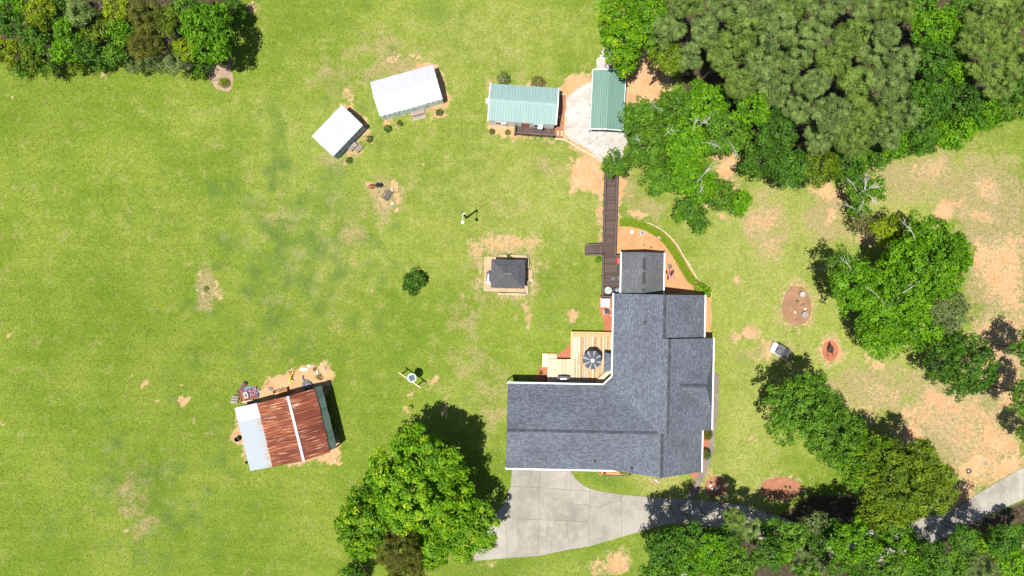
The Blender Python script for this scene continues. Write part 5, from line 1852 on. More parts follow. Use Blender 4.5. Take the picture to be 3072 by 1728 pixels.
yj = thing('yellow_hoist', 'bright yellow forked metal hoist lying on the bare clay', 'hoist', P(872, 1132), math.radians(-4))
MB().tube([(0, -.62, .12), (0, .12, .16), (-.22, .58, .12)], [.10, .07, .06], 8).build('frame', yellow_paint, yj)
MB().tube([(0, .12, .16), (.22, .50, .14)], [.07, .06], 8).build('fork', yellow_paint, yj)
MB().box((0, .62, .16), (.58, .08, .1)).build('crossbar', simple('brown bar', (.14, .09, .05), None, 5, .7), yj)
MB().box((.30, .62, .2), (.10, .22, .2)).build('bracket', yellow_paint, yj)
MB().box((0, -.66, .1), (.36, .16, .16)).build('foot', yellow_paint, yj)
MB().lathe([(.13, 0), (.15, .1), (.13, .2)], (.26, -.40, .02), 12).build('winch', yellow_paint, yj)
MB().tube([(.22, .42, .2), (.24, -.3, .22)], .045, 6).build('strap', black_mat, yj)
hp_ = thing('plastic_heap', 'heap of grey plastic sheeting bunched against the barn end', 'plastic sheet', P(922, 1153))
mb = MB()
rr_ = random.Random(9)
ring_ = []
for k, (rad, zz) in enumerate(((.62, .02), (.58, .22), (.40, .34), (.2, .22))):
    ring_.append([(rad * rr_.uniform(.78, 1.15) * math.cos(2 * PI * i / 14), rad * rr_.uniform(.8, 1.15) * math.sin(2 * PI * i / 14), zz * rr_.uniform(.6, 1.3)) for i in range(14)])
for a, b in zip(ring_, ring_[1:]):
    for i in range(14):
        mb.face([a[i], a[(i + 1) % 14], b[(i + 1) % 14], b[i]])
mb.face(ring_[-1])
mb.build('sheet', pipe_grey, hp_)
MB().tube([(-.35, .3, .15), (-.5, .75, .12), (-.55, 1.05, .1)], [.12, .1, .14], 7).build('twisted_end', pipe_grey, hp_)
h2 = thing('plastic_bag', 'small grey plastic bag snagged on the bare clay', 'bag', P(813, 1166))
mb = MB()
ring_ = [[(rad * rr_.uniform(.7, 1.2) * math.cos(2 * PI * i / 10), rad * rr_.uniform(.7, 1.2) * math.sin(2 * PI * i / 10), zz) for i in range(10)] for rad, zz in ((.26, .02), (.22, .14), (.1, .18))]
for a, b in zip(ring_, ring_[1:]):
    for i in range(10):
        mb.face([a[i], a[(i + 1) % 10], b[(i + 1) % 10], b[i]])
mb.face(ring_[-1])
mb.build('bag', pipe_grey, h2)
MB().tube([(-.2, .1, .08), (-.5, .22, .04)], [.06, .02], 5).build('tail', pipe_grey, h2)
cb = thing('cinder_block', 'hollow grey cinder block standing on the clay patch', 'block', P(976, 1105), math.radians(8))
mb = MB()
for x_ in (-.1, .1):
    mb.box((x_ * .85, 0, .1), (.05, .40, .2))
for y_ in (-.18, 0, .18):
    mb.box((0, y_, .1), (.12, .045, .2))
mb.build('block', concrete_block, cb)
for x_, y_ in ((0, .09), (0, -.09)):
    MB().box((x_, y_, .03), (.11, .12, .05)).build('hollow', black_mat, cb)
wbk = tag(MB().box((0, 0, .12), (.26, .40, .24), .15).build('cinder_block', simple('white block', (.66, .62, .55), None, 5, .8)), 'solid white block on the clay patch near the barn', 'block')
wbk.location = P(953, 1116)
rock('small white stone at the top of the clay patch', 966, 1091.5, .13, .12, .16, bpy.data.materials['white stone'], 31)
wp = thing('white_board', 'broken white board lying flat at the edge of the clay', 'board', P(911, 1109))
MB().prism([(-.5, -.12), (.2, -.18), (.55, .1), (-.3, .2)], .01, .05).build('board', white_trim, wp)
MB().prism([(.4, .35), (.75, .3), (.8, .55), (.45, .6)], .01, .05).build('fragment', white_trim, wp)
lm = thing('lumber_stack', 'long weathered boards stacked along the upper barn wall', 'lumber', P(752, 1216), math.radians(14.5))
for k in range(4):
    piece('board', [old_wood, grey_wood, timber_edge, old_wood][k], lm, (-.1 + .2 * k, .22 - .13 * k, .10 + .06 * k), (2.6 - .3 * k, .12, .05))
bm2 = thing('pale_beam', 'pale squared beam lying below the brick pile', 'beam', P(745, 1203), math.radians(10))
piece('timber', timber_edge, bm2, (0, 0, .12), (1.3, .18, .2))
ms = thing('metal_sheets', 'dark corrugated sheets leaning along the barn end wall', 'sheet metal', P(895, 1185, .5), math.radians(15))
ms.location.z = 0
for k in range(3):
    piece('sheet', dark_metal if k != 1 else simple('blue grey sheet', (.13, .14, .18), (.09, .10, .13), 4, .5), ms, (0, -.06 * k + .1, .5 + .04 * k), (2.6, .06, .9))
for k, (px, py) in enumerate(((716, 1315), (745, 1384))):
    b_ = thing('barrel' if k == 0 else 'bucket', ['black open barrel against the white lean-to side', 'small black and orange bucket at the lean-to corner'][k], 'barrel' if k == 0 else 'bucket', P(px, py))
    r_ = .30 if k == 0 else .15
    MB().lathe([(r_, 0), (r_ * 1.08, .3), (r_, .6), (r_ * .88, .6), (r_ * .85, .2)], n=18, cap=False).build('body', black_mat, b_)
    MB().lathe([(r_ * .86, .2), (r_ * .86, .22)], n=14).build('contents', ash if k == 0 else terracotta, b_)
rock('cream stone resting by the black barrel', 712, 1308, .2, .16, .2, stone, 41)
rock('small pale stone below the cream barrel stone', 708, 1324, .12, .12, .14, stone, 42)
rock('tan stone on the clay at the barn lower right corner', 1007, 1381, .14, .2, .14, stone, 43)

# ------------------------------------------------------------------ stepping stones, edging, burn rings
for i, (px, py) in enumerate(((1674, 396), (1674, 403), (1685.5, 396.5), (1685, 404.5))):
    o = tag(MB().lathe([(.155, 0), (.155, .05)], n=18).build('stepping_stone', tan_brick), ['upper left of four round stepping stones by the porch', 'lower left of four round stepping stones by the porch', 'upper right of four round stepping stones by the porch', 'lower right of four round stepping stones by the porch'][i], 'stepping stone', 'round stepping stones on the mulch')
    o.location = P(px, py, .01)
rock('white oval stone on the red mulch beside the cottage', 1677.5, 353, .08, .15, .12, bpy.data.materials['white stone'], 51)


def edging(name, label, pts, z=.0, wd=.14, ht=.14, m=timber_edge, seg='timber'):
    t = thing(name, label, 'edging', P(*pts[0]))
    o0 = P(*pts[0])
    for a, b in zip(pts, pts[1:]):
        A, B = P(*a) - o0, P(*b) - o0
        A.z = B.z = ht / 2 + .01
        MB().beam(A, B + (B - A).normalized() * -.015, wd, ht).build(seg, m, t)


edging('timber_edging', 'pale timber edging between gravel yard and orange clay', [(1664, 417.5), (1690, 419), (1712, 430), (1737, 446), (1762, 459), (1784, 472), (1801, 485)])
edging('porch_edging', 'pale timber edging round the red mulch beside the cottage', [(1692, 418), (1694, 380), (1699, 330), (1699, 284), (1676, 283)], wd=.10, ht=.1)
edging('bed_edging', 'curved pale edging along the outer rim of the pine straw bed', [(1855, 661), (1862, 657.5), (1875, 657), (1890, 659), (1903.5, 661), (1926, 666), (1948, 670.5), (1969, 681), (1989, 692.6), (2008, 709), (2022, 725), (2036, 742), (2050, 770), (2060, 783), (2070, 800), (2081, 819), (2091, 838)], wd=.11, ht=.12)
edging('front_edging', 'low dark edging round the small front flower bed', [(1795, 1414), (1806, 1425), (1850, 1427), (1893, 1425), (1902, 1416)], wd=.06, ht=.14, m=old_wood)
for i, (px, py) in enumerate(((2905, 1413), (2957, 1391))):
    t = thing('burn_ring' if i == 0 else 'fire_ring', ['black charred stump ring on the bare ground near the far drive', 'pale stone fire ring with ash beside the burnt stump'][i], 'fire ring', P(px, py))
    for k in range(10):
        a = 2 * PI * k / 10
        rr = .24 if i == 0 else .19
        piece('stone', ash if i == 0 else stone, t, (rr * math.cos(a), rr * math.sin(a), .07), (.13, .09, .14), a + R.uniform(-.3, .3))
    MB().lathe([(.16, .01), (.16, .03)], n=14).build('ash_bed', ash if i else concrete_block, t)
for i, (dx, dy) in enumerate(((-6, -14), (0, -17))):
    pass
for i, (px, py, a) in enumerate(((592, 871, -.7), (607, 880, -1.2))):
    o = tag(MB().box((0, 0, .03), (.28, .06, .04), a).build('pipe_stub', white_trim), ['smaller white pipe stub in the worn lawn strip', 'larger white pipe stub in the worn lawn strip'][i], 'pipe')
    o.location = P(px, py)

# ------------------------------------------------------------------ trees and plants
def rand_dirs(g, n, zmin=-1.0):
    z = g.uniform(zmin, 1, n)
    a = g.uniform(0, 2 * PI, n)
    r = np.sqrt(1 - z * z)
    return np.stack([r * np.cos(a), r * np.sin(a), z], 1)


def leaf_mesh(name, pos, tan, nrm, ln, wd, tone, m):
    """one rhombic leaf or needle spray per row"""
    tan = tan - nrm * (tan * nrm).sum(1, keepdims=True)
    tan /= np.linalg.norm(tan, axis=1, keepdims=True) + 1e-9
    bi = np.cross(nrm, tan)
    v = np.stack([pos - tan * ln[:, None], pos + bi * wd[:, None], pos + tan * ln[:, None], pos - bi * wd[:, None]], 1).reshape(-1, 3)
    me = bpy.data.meshes.new(name)
    n = len(v)
    me.vertices.add(n)
    me.vertices.foreach_set('co', v.astype(np.float32).ravel())
    me.loops.add(n)
    me.loops.foreach_set('vertex_index', np.arange(n, dtype=np.int32))
    me.polygons.add(n // 4)
    me.polygons.foreach_set('loop_start', np.arange(0, n, 4, dtype=np.int32))
    me.update(calc_edges=True)
    me.attributes.new('tone', 'FLOAT', 'POINT').data.foreach_set('value', np.repeat(np.clip(tone, 0, 1), 4).astype(np.float32))
    me.materials.append(m)
    return me


SPECIES = {  # material, leaf half length, width ratio, leaves per m2 of crown, clump size, height ratio, needles, raggedness
    'bright': ('bright', .19, .46, 200, .58, .66, 0, .30),
    'lush': ('lush', .16, .48, 220, .58, .66, 0, .32),
    'oak': ('oak', .15, .48, 220, .55, .64, 0, .34),
    'dark': ('dark', .14, .48, 240, .50, .70, 0, .30),
    'olive': ('olive', .15, .45, 220, .52, .66, 0, .32),
    'sage': ('sage', .13, .42, 230, .46, .64, 0, .34),
    'yellow': ('yellow', .15, .48, 210, .55, .64, 0, .32),
    'brown': ('brown', .13, .40, 170, .42, .55, 0, .34),
    'pine': ('pine', .24, .11, 430, .46, 1.15, 1, .40),
    'pinegreen': ('pinegreen', .24, .11, 430, .46, 1.15, 1, .40),
    'cedar': ('cedar', .22, .13, 380, .42, .90, 1, .32),
    'shrub': ('shrub', .09, .50, 420, .22, .75, 0, .12),
    'hedge': ('hedge', .12, .25, 380, .22, .6, 0, .15),
}


def crown_mesh(sp, Rc, seed, squash=1.0, dens=1.0, name='crown', floor=None):
    """foliage about the origin (the middle of the crown)"""
    g = np.random.default_rng(seed)
    mname, ll, wr, per, cl, hr, needle, rag = SPECIES[sp]
    fs = min(1.0, max(.42, Rc / 1.3))
    ll, per, cl = ll * fs, per / fs ** 1.6, cl * fs
    hz = Rc * hr * squash
    small = Rc < 1.2
    nl = 1 if small else int(g.integers(7, 10)) + (4 if needle else 0)
    lobes = [(0, 0, .10 * hz, Rc * (.95 if small else .5 if needle else .64), hz * (1 if small else .9))]
    for k in range(nl - 1 + (0 if small else 2)):
        if small:
            break
        a = 2 * PI * (k + g.uniform(-.35, .35)) / (nl + 1)
        rr = Rc * g.uniform(.40, .68)
        lr = Rc * g.uniform(.30, .46) * (.8 if needle else 1)
        f_ = rr / Rc
        zz = hz * ((.75 - 1.5 * f_) if needle else (.42 - .95 * f_)) + hz * g.uniform(-.22, .22)
        lobes.append((rr * math.cos(a), rr * math.sin(a), zz, lr, lr * g.uniform(.65, .95)))
    lobes = np.array(lobes)
    w = lobes[:, 3] ** 2
    area = PI * Rc * Rc
    nc = max(14, int(area / (cl * cl) * (1.15 if needle else 1.5)))
    li = g.choice(len(lobes), nc, p=w / w.sum())
    d = rand_dirs(g, nc, -.45)
    rad = lobes[li][:, [3, 3, 4]]
    cc = lobes[li][:, :3] + d * rad * g.uniform(1 - rag, 1 + rag * .45, (nc, 1))
    keep = np.ones(nc, bool)
    for j in range(len(lobes)):
        q = (cc - lobes[j, :3]) / lobes[j][[3, 3, 4]]
        keep &= ~((np.linalg.norm(q, axis=1) < .62) & (li != j))
    cc, d, li = cc[keep], d[keep], li[keep]
    nc = len(cc)
    ctone = g.uniform(.05, .80, nc)
    n = int(area * per * dens)
    ci = g.integers(0, nc, n)
    cr = cl * g.uniform(.55, 1.25, nc)
    dd = rand_dirs(g, n, -.75)
    rr = (g.uniform(.25, 1, n) ** .6)[:, None]
    pos = cc[ci] + dd * rr * cr[ci][:, None] * np.array([1, 1, .72])
    nrm = dd * .65 + d[ci] * .5 + g.normal(0, .5, (n, 3)) + np.array([0, 0, .22])
    nrm /= np.linalg.norm(nrm, axis=1, keepdims=True)
    if needle:
        tan = dd + d[ci] * .4 + g.normal(0, .25, (n, 3))
    else:
        tan = g.normal(0, 1, (n, 3))
    ln = ll * g.uniform(.65, 1.3, n)
    nf = int(n * .16)                      # leaves inside the crown, their shade also put into a darker tone
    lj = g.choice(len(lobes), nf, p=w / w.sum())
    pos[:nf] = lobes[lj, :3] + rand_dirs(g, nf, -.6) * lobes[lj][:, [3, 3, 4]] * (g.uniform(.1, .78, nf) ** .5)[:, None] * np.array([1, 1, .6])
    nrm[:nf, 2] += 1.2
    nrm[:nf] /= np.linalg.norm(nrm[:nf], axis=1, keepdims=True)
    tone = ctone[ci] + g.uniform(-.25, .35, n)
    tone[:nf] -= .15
    if floor is not None:
        pos[:, 2] = np.maximum(pos[:, 2], floor + g.uniform(0, .1, n))
    return leaf_mesh(name, pos, tan, nrm, ln, ln * wr, tone, LM[mname])


def trunk_obj(root, zc, Rc, hz, seed, m=bark, name='trunk', bare=0, bare_m=pale_bark):
    bare = int(bare * .8)
    r = random.Random(seed)
    mb = MB()
    r0 = max(.06, Rc * .055)
    top = zc + hz * .5
    mb.tube([(0, 0, 0), (r.uniform(-.1, .1), r.uniform(-.1, .1), zc * .5), (0, 0, top)], [r0, r0 * .75, r0 * .25], 8)
    for k in range(6):
        a = 2 * PI * (k + r.uniform(-.3, .3)) / 6
        z0 = zc * r.uniform(.55, .8)
        e = Rc * r.uniform(.5, .75)
        mb.tube([(0, 0, z0), (e * .5 * math.cos(a), e * .5 * math.sin(a), z0 + hz * .25), (e * math.cos(a + .2), e * math.sin(a + .2), zc + r.uniform(-.2, .3) * hz)], [r0 * .5, r0 * .32, r0 * .1], 6)
    mb.build(name, m, root)
    if bare:
        for k in range(bare):
            a = r.uniform(0, 2 * PI)
            q = Rc * r.uniform(.25, .85)
            z = zc + hz * r.uniform(.72, 1.02) * math.sqrt(max(.05, 1 - (q / Rc) ** 2 * .9)) + .12
            p = Vector((q * math.cos(a), q * math.sin(a), z))
            b2 = MB()
            dr = Vector((math.cos(a + r.uniform(-.9, .9)), math.sin(a + r.uniform(-.9, .9)), .12))
            L = r.uniform(.8, 1.9)
            pts = [p - dr * L * .5 - Vector((0, 0, .5)), p, p + dr * L * .6 + Vector((r.uniform(-.2, .2), r.uniform(-.2, .2), .12))]
            b2.tube(pts, [.035, .028, .012], 5)
            for s_ in range(8):
                t = r.uniform(.05, .95)
                o_ = pts[1].lerp(pts[2], t)
                e_ = Vector((r.uniform(-1, 1), r.uniform(-1, 1), r.uniform(0, .3))) * .55 + dr * .4
                b2.tube([o_, o_ + e_ * .55, o_ + e_], [.018, .014, .008], 4)
            b2.build('bare_branch', bare_m, root)


_protos = {}
NTREE = [0]


def tree(label, px, py, rpx, zc, sp, squash=1.0, dens=1.0, bare=0, group=None, share=False, name=None, cat='tree'):
    """a tree whose crown outline shows at px, py with the radius rpx when its middle is zc metres up"""
    NTREE[0] += 1
    seed = 1000 + NTREE[0]
    Rc = rpx * S * (H - zc) / H
    hz = Rc * SPECIES[sp][5] * squash
    p = P(px, py, zc)
    nm = name or {'pine': 'pine_tree', 'pinegreen': 'pine_tree', 'cedar': 'cedar_tree'}.get(sp, 'leafy_tree')
    t = thing(nm, label, cat, (p.x, p.y, 0), 0, group)
    if share:
        k = (sp, NTREE[0] % 5)
        if k not in _protos:
            _protos[k] = crown_mesh(sp, 2.6, 77 + len(_protos), 1.0)
        me = _protos[k]
        o = link(bpy.data.objects.new('crown', me), t)
        f = Rc / 2.6
        o.scale = (f, f, f * squash)
        o.rotation_euler = (0, 0, R.uniform(0, 2 * PI))
    else:
        o = link(bpy.data.objects.new('crown', crown_mesh(sp, Rc, seed, squash, dens)), t)
    o.location = (0, 0, zc)
    trunk_obj(t, zc, Rc, hz, seed, bare=bare)
    return t


def shrub(label, px, py, rpx, sp='shrub', hf=.8, name='shrub', group=None, cat='shrub', dens=1.0):
    NTREE[0] += 1
    Rc = rpx * S
    hz = Rc * hf
    t = thing(name, label, cat, P(px, py, hz * .8), 0, group)
    t.location.z = 0
    me = crown_mesh(sp, Rc, 5000 + NTREE[0], hf / SPECIES[sp][5], dens, 'foliage', -hz * .75)
    o = link(bpy.data.objects.new('foliage', me), t)
    o.location = (0, 0, hz * .8)
    MB().tube([(0, 0, 0), (0, 0, hz)], [.04, .02], 6).build('stem', bark, t)
    return t


# big tree by the driveway and the cedar in front of it
tree('largest bright green tree between the barn and the driveway', 1255, 1455, 176, 8.0, 'bright', .95, 1.0)
tree('lower bright green tree at the left of the big driveway tree', 1092, 1580, 108, 5.5, 'bright', .9)
tree('bright green tree that leans over the driveway corner', 1398, 1590, 98, 6.0, 'bright', .9)
tree('tall bright treetop at the top right of the big driveway tree', 1310, 1388, 80, 9.5, 'bright', .9)
tree('low bright green tree behind the cedar near the bottom edge', 1300, 1650, 60, 4.5, 'bright', .9)
tree('dark olive cedar at the foot of the big driveway tree', 1195, 1650, 78, 6.5, 'cedar', 1.0)
tree('small olive cedar top cut by the bottom edge', 1215, 1725, 70, 5.0, 'cedar', .9)
tree('dark green tree cut by the bottom edge left of the cedar', 1050, 1745, 46, 3.0, 'oak', .9)

# upper left wood
TL = [
    (622, 88, 90, 4.6, 'lush', 'rounded bright green tree at the right end of the upper left wood'),
    (560, 22, 52, 5.0, 'oak', 'mid green tree at the top edge behind the rounded bright tree'),
    (648, 160, 44, 3.4, 'dark', 'dark bushy tree under the rounded bright tree'),
    (560, 150, 46, 3.8, 'yellow', 'yellow green tree left of the dark bushy tree'),
    (438, 52, 58, 6.0, 'cedar', 'upper of two olive feathery cedars in the upper left wood'),
    (430, 128, 56, 5.6, 'cedar', 'lower of two olive feathery cedars in the upper left wood'),
    (496, 62, 42, 5.0, 'olive', 'olive tree between the cedars and the rounded bright tree'),
    (345, 28, 52, 5.4, 'yellow', 'yellow green tree at the top edge left of the cedars'),
    (360, 95, 42, 4.4, 'lush', 'bright tree left of the upper cedar'),
    (340, 158, 40, 3.6, 'oak', 'mid green tree at the lower edge left of the lower cedar'),
    (290, 90, 46, 4.6, 'olive', 'olive tree in the middle of the upper left wood'),
    (240, 36, 44, 6.4, 'pine', 'dull grey green pine at the top edge of the upper left wood'),
    (196, 92, 44, 4.4, 'lush', 'bright tree left of the middle olive tree'),
    (190, 150, 44, 3.8, 'lush', 'bright tree at the lower edge below its bright twin'),
    (262, 152, 40, 3.4, 'dark', 'dark tree right of the lower bright tree'),
    (118, 30, 50, 5.2, 'yellow', 'yellow green tree at the top edge near the left corner'),
    (112, 110, 50, 4.4, 'oak', 'mid green tree below the corner yellow tree'),
    (96, 172, 44, 3.2, 'olive', 'olive tree at the lower edge near the left side'),
    (40, 76, 48, 4.6, 'dark', 'dark tree near the left edge'),
    (34, 20, 48, 5.0, 'lush', 'bright tree in the upper left corner'),
    (20, 152, 46, 3.6, 'yellow', 'yellow green tree cut by the left edge'),
    (180, 12, 40, 5.2, 'dark', 'dark tree at the top edge right of the corner yellow tree'),
    (400, 190, 26, 1.8, 'sage', 'small grey green tree at the lower edge under the cedars'),
    (520, 186, 40, 2.6, 'sage', 'wispy grey green tree at the lower edge of the upper left wood'),
    (455, 188, 26, 2.0, 'sage', 'small grey green bush between two wispy trees'),
    (300, 196, 24, 1.8, 'oak', 'small mid green tree sticking out at the lower edge'),
    (600, 200, 30, 2.2, 'oak', 'low mid green tree by the mulch tongue'),
    (230, 196, 26, 1.8, 'olive', 'low olive tree at the lower edge over the lawn'),
    (60, 205, 26, 1.6, 'oak', 'low tree at the lower edge near the left corner'),
    (140, 204, 26, 1.6, 'dark', 'low dark tree at the lower edge over the lawn'),
    (700, 30, 40, 3.2, 'dark', 'dark tree behind the rounded bright tree at the wood end'),
]
for px, py, r_, z, sp, lb_ in TL:
    z = max(1.2, z + R.uniform(-1.2, 1.2))
    tree(lb_, px, py, r_, z, sp, dens=.9)
shrub('small bright shrub in the mulch tongue of the upper left wood', 670, 248, 14, 'yellow', .8, name='shrub')

# upper right wood: pines in rows, then broadleaf trees round them
rows = [
    (12, [(2060, 62), (2168, 60), (2275, 64), (2385, 62), (2492, 60), (2600, 62), (2700, 60)]),
    (95, [(2015, 58), (2110, 62), (2222, 64), (2335, 62), (2445, 64), (2560, 62), (2665, 60)]),
    (175, [(2060, 54), (2165, 62), (2280, 64), (2390, 62), (2505, 64), (2620, 62), (2715, 56)]),
    (255, [(2230, 60), (2335, 62), (2450, 62), (2565, 64), (2680, 62)]),
    (335, [(2395, 58), (2500, 62), (2610, 62), (2700, 54)]),
    (415, [(2450, 56), (2560, 58), (2655, 48)]),
]
onum = ['first', 'second', 'third', 'fourth', 'fifth', 'sixth', 'seventh']
for ri, (py, lst) in enumerate(rows):
    for k, (px, r_) in enumerate(lst):
        tree('grey green pine in upper right wood, %s row from top, %s from left' % (onum[ri], onum[k]),
             px + R.uniform(-9, 9), py + R.uniform(-10, 10), r_ + R.uniform(-10, 5), R.uniform(9.5, 14.0) - .5 * (ri > 3), 'pinegreen' if (k + ri) % 3 == 0 else 'pine', R.uniform(.9, 1.15), group='pines packed in the upper right wood', share=True)
tree('olive tinted pine at the lower left corner of the pine wood', 2005, 172, 54, 9.5, 'olive', .9)
TR = [
    (1868, 40, 74, 8.0, 'bright', 'bright green tree at the top edge beside the lawn', 0),
    (1955, 40, 60, 8.2, 'lush', 'green tree at the top edge between bright tree and pines', 0),
    (1872, 118, 68, 7.4, 'bright', 'bright green tree leaning over the top of the carport', 2),
    (1950, 108, 52, 7.6, 'oak', 'mid green tree behind the bright carport tree', 0),
    (1878, 185, 44, 6.0, 'bright', 'low bright green limb tree on the carport corner', 1),
    (2020, 330, 74, 8.0, 'oak', 'spreading oak just right of the carport', 3),
    (1918, 352, 56, 6.6, 'oak', 'oak limb tree that hangs over the carport edge', 1),
    (2120, 310, 72, 8.2, 'lush', 'greener oak at the top of the twiggy oak group', 2),
    (1942, 440, 74, 7.2, 'oak', 'oak with bleached twigs beside the gravel yard', 5),
    (2060, 430, 82, 8.2, 'lush', 'big oak in the middle of the twiggy oak group', 6),
    (2175, 400, 76, 8.2, 'oak', 'oak with pale dead wood left of the dark trees', 5),
    (1850, 492, 44, 5.0, 'oak', 'low oak branch tree over the boardwalk start', 3),
    (1985, 530, 58, 6.0, 'oak', 'low oak right of the boardwalk', 2),
    (2085, 545, 72, 7.0, 'lush', 'oak with pale twigs above the open lawn', 4),
    (2165, 588, 52, 5.6, 'oak', 'lower oak edge tree with a pale fallen limb', 2),
    (2068, 630, 46, 5.0, 'oak', 'oak limb tree reaching toward the pine straw bed', 1),
    (2100, 665, 34, 4.4, 'dark', 'tip of the oak group nearest the house', 1),
    (2215, 610, 36, 4.4, 'lush', 'small bright tree at the right tip of the oak group', 0),
    (2252, 320, 58, 8.4, 'lush', 'green tree between oak group and pine wood', 1),
    (2330, 395, 72, 8.0, 'dark', 'dark tree at the left of the dark lower trees', 1),
    (2290, 480, 62, 7.0, 'dark', 'dark tree at the lower edge right of the oak group', 0),
    (2375, 500, 66, 7.2, 'dark', 'second dark tree along the lower edge from the oak group', 2),
    (2460, 500, 62, 7.0, 'olive', 'olive tree at the lower edge of the pine wood', 0),
    (2545, 490, 58, 6.4, 'dark', 'dark tree behind the half dead tree', 0),
    (2620, 470, 56, 6.2, 'oak', 'mid green tree right of the half dead tree', 0),
    (2680, 430, 52, 6.6, 'lush', 'green tree at the lower edge under the pines', 0),
    (2760, 20, 56, 10.0, 'lush', 'green tree at the top edge right of the pines', 0),
    (2815, 85, 74, 10.0, 'lush', 'large green tree right of the pine wood', 0),
    (2800, 180, 66, 9.6, 'dark', 'dark green tree below the large green tree', 0),
    (2868, 200, 62, 9.6, 'lush', 'bright crowned tree near the right pines', 0),
    (2795, 290, 68, 9.0, 'dark', 'dark tree right of the pine wood middle', 0),
    (2765, 380, 62, 8.0, 'dark', 'dark tree near the lower edge of the right wood', 0),
    (2855, 385, 68, 7.6, 'lush', 'green tree on the lower edge of the right wood', 0),
    (2885, 295, 62, 8.6, 'dark', 'dark tree between the lower edge tree and right pines', 0),
    (2940, 345, 62, 7.4, 'lush', 'green tree on the right slope of the wood edge', 0),
    (2760, 440, 40, 5.6, 'oak', 'low tree on the lower wood edge', 0),
    (3000, 320, 52, 7.2, 'oak', 'mid green tree near the right end of the wood edge', 0),
    (3052, 270, 48, 7.4, 'dark', 'dark tree cut by the right edge above the lawn', 0),
    (2890, 20, 56, 10.0, 'oak', 'mid green tree at the top edge left of the right pines', 0),
    (3075, 330, 34, 6.0, 'oak', 'low tree cut by the right edge above the lawn', 0),
]
for px, py, r_, z, sp, lb_, br_ in TR:
    z = z + R.uniform(-1.5, 1.5) * (z > 5.5)
    tree(lb_, px, py, r_, z, sp, bare=int(br_ * .75), dens=.95)
for k, (px, py, r_) in enumerate(((2955, 40, 62), (3040, 30, 60), (2930, 118, 58), (3010, 118, 62), (2968, 200, 62), (3050, 190, 58), (3000, 262, 46))):
    tree(['upper left pine of the right edge pines', 'upper right pine of the right edge pines', 'second row left pine of the right edge pines', 'second row right pine of the right edge pines', 'third row left pine of the right edge pines', 'third row right pine of the right edge pines', 'lowest pine of the right edge pines'][k],
         px, py, r_, 11.0 + .4 * (k % 3), 'pinegreen', 1.0, group='pines at the upper right edge', share=True)
tree('half dead tree with bare pale branches on the wood edge', 2575, 575, 46, 4.6, 'oak', .8, .55, bare=9)
tree('sparse green limb tree right of the half dead tree', 2632, 560, 36, 4.0, 'lush', .7, .6)
tree('low green tree below the half dead branches', 2580, 628, 30, 3.0, 'oak', .8, .7, bare=2)

# east lawn trees
tree('thin brown leaved tree above the big east lawn tree', 2600, 680, 44, 4.5, 'brown', .9, .55, bare=2)
tree('pale yellow green tree beside the thin brown tree', 2664, 690, 52, 5.2, 'yellow', .9, .9)
tree('biggest bright green tree on the east lawn', 2780, 785, 138, 9.5, 'lush', .9, 1.0, bare=2)
tree('left limb tree of the big east lawn group', 2560, 855, 86, 8.2, 'lush', .8, .8, bare=3)
tree('middle tree of the big east lawn group', 2680, 900, 118, 8.6, 'lush', .85, .95, bare=3)
tree('grey green tree at the right of the east lawn group', 2842, 930, 74, 7.0, 'sage', .9, .95)
tree('lower tree of the big east lawn group', 2640, 1000, 76, 6.4, 'lush', .75, .8, bare=1)
tree('right lower tree of the east lawn group', 2765, 980, 72, 6.4, 'lush', .8, .9)
tree('upper left limb of the east lawn group with airy leaves', 2520, 800, 52, 8.0, 'oak', .6, .45)
tree('upper right crown of the east lawn group', 2860, 765, 66, 8.0, 'bright', .85, .9)
tree('dark round tree alone on the bare clay', 2895, 1095, 104, 6.5, 'dark', .9, 1.0)
tree('deep green tree at the upper left of the lower right pair', 2408, 1222, 118, 8.0, 'oak', .95, 1.0)
tree('deep green tree in the middle of the lower right trees', 2500, 1310, 104, 7.6, 'oak', .9, 1.0)
tree('green tree joining the deep green and olive trees', 2585, 1375, 92, 7.8, 'lush', .85, .9)
tree('large olive green tree beside the far drive', 2690, 1435, 142, 8.6, 'olive', .9, 1.0)
tree('olive tree reaching over the far drive edge', 2795, 1465, 88, 7.6, 'olive', .8, .8)
tree('olive tree under the large olive green tree', 2670, 1530, 84, 7.0, 'olive', .85, .9)
tree('dark tree cut by the right edge above the far drive', 3085, 1180, 62, 6.0, 'oak', .9)
tree('dark tree cut by the right edge beside the clay', 3100, 1050, 62, 6.5, 'dark', .9)
tree('dark tree cut by the right edge lower clay', 3090, 1300, 40, 4.5, 'dark', .9)

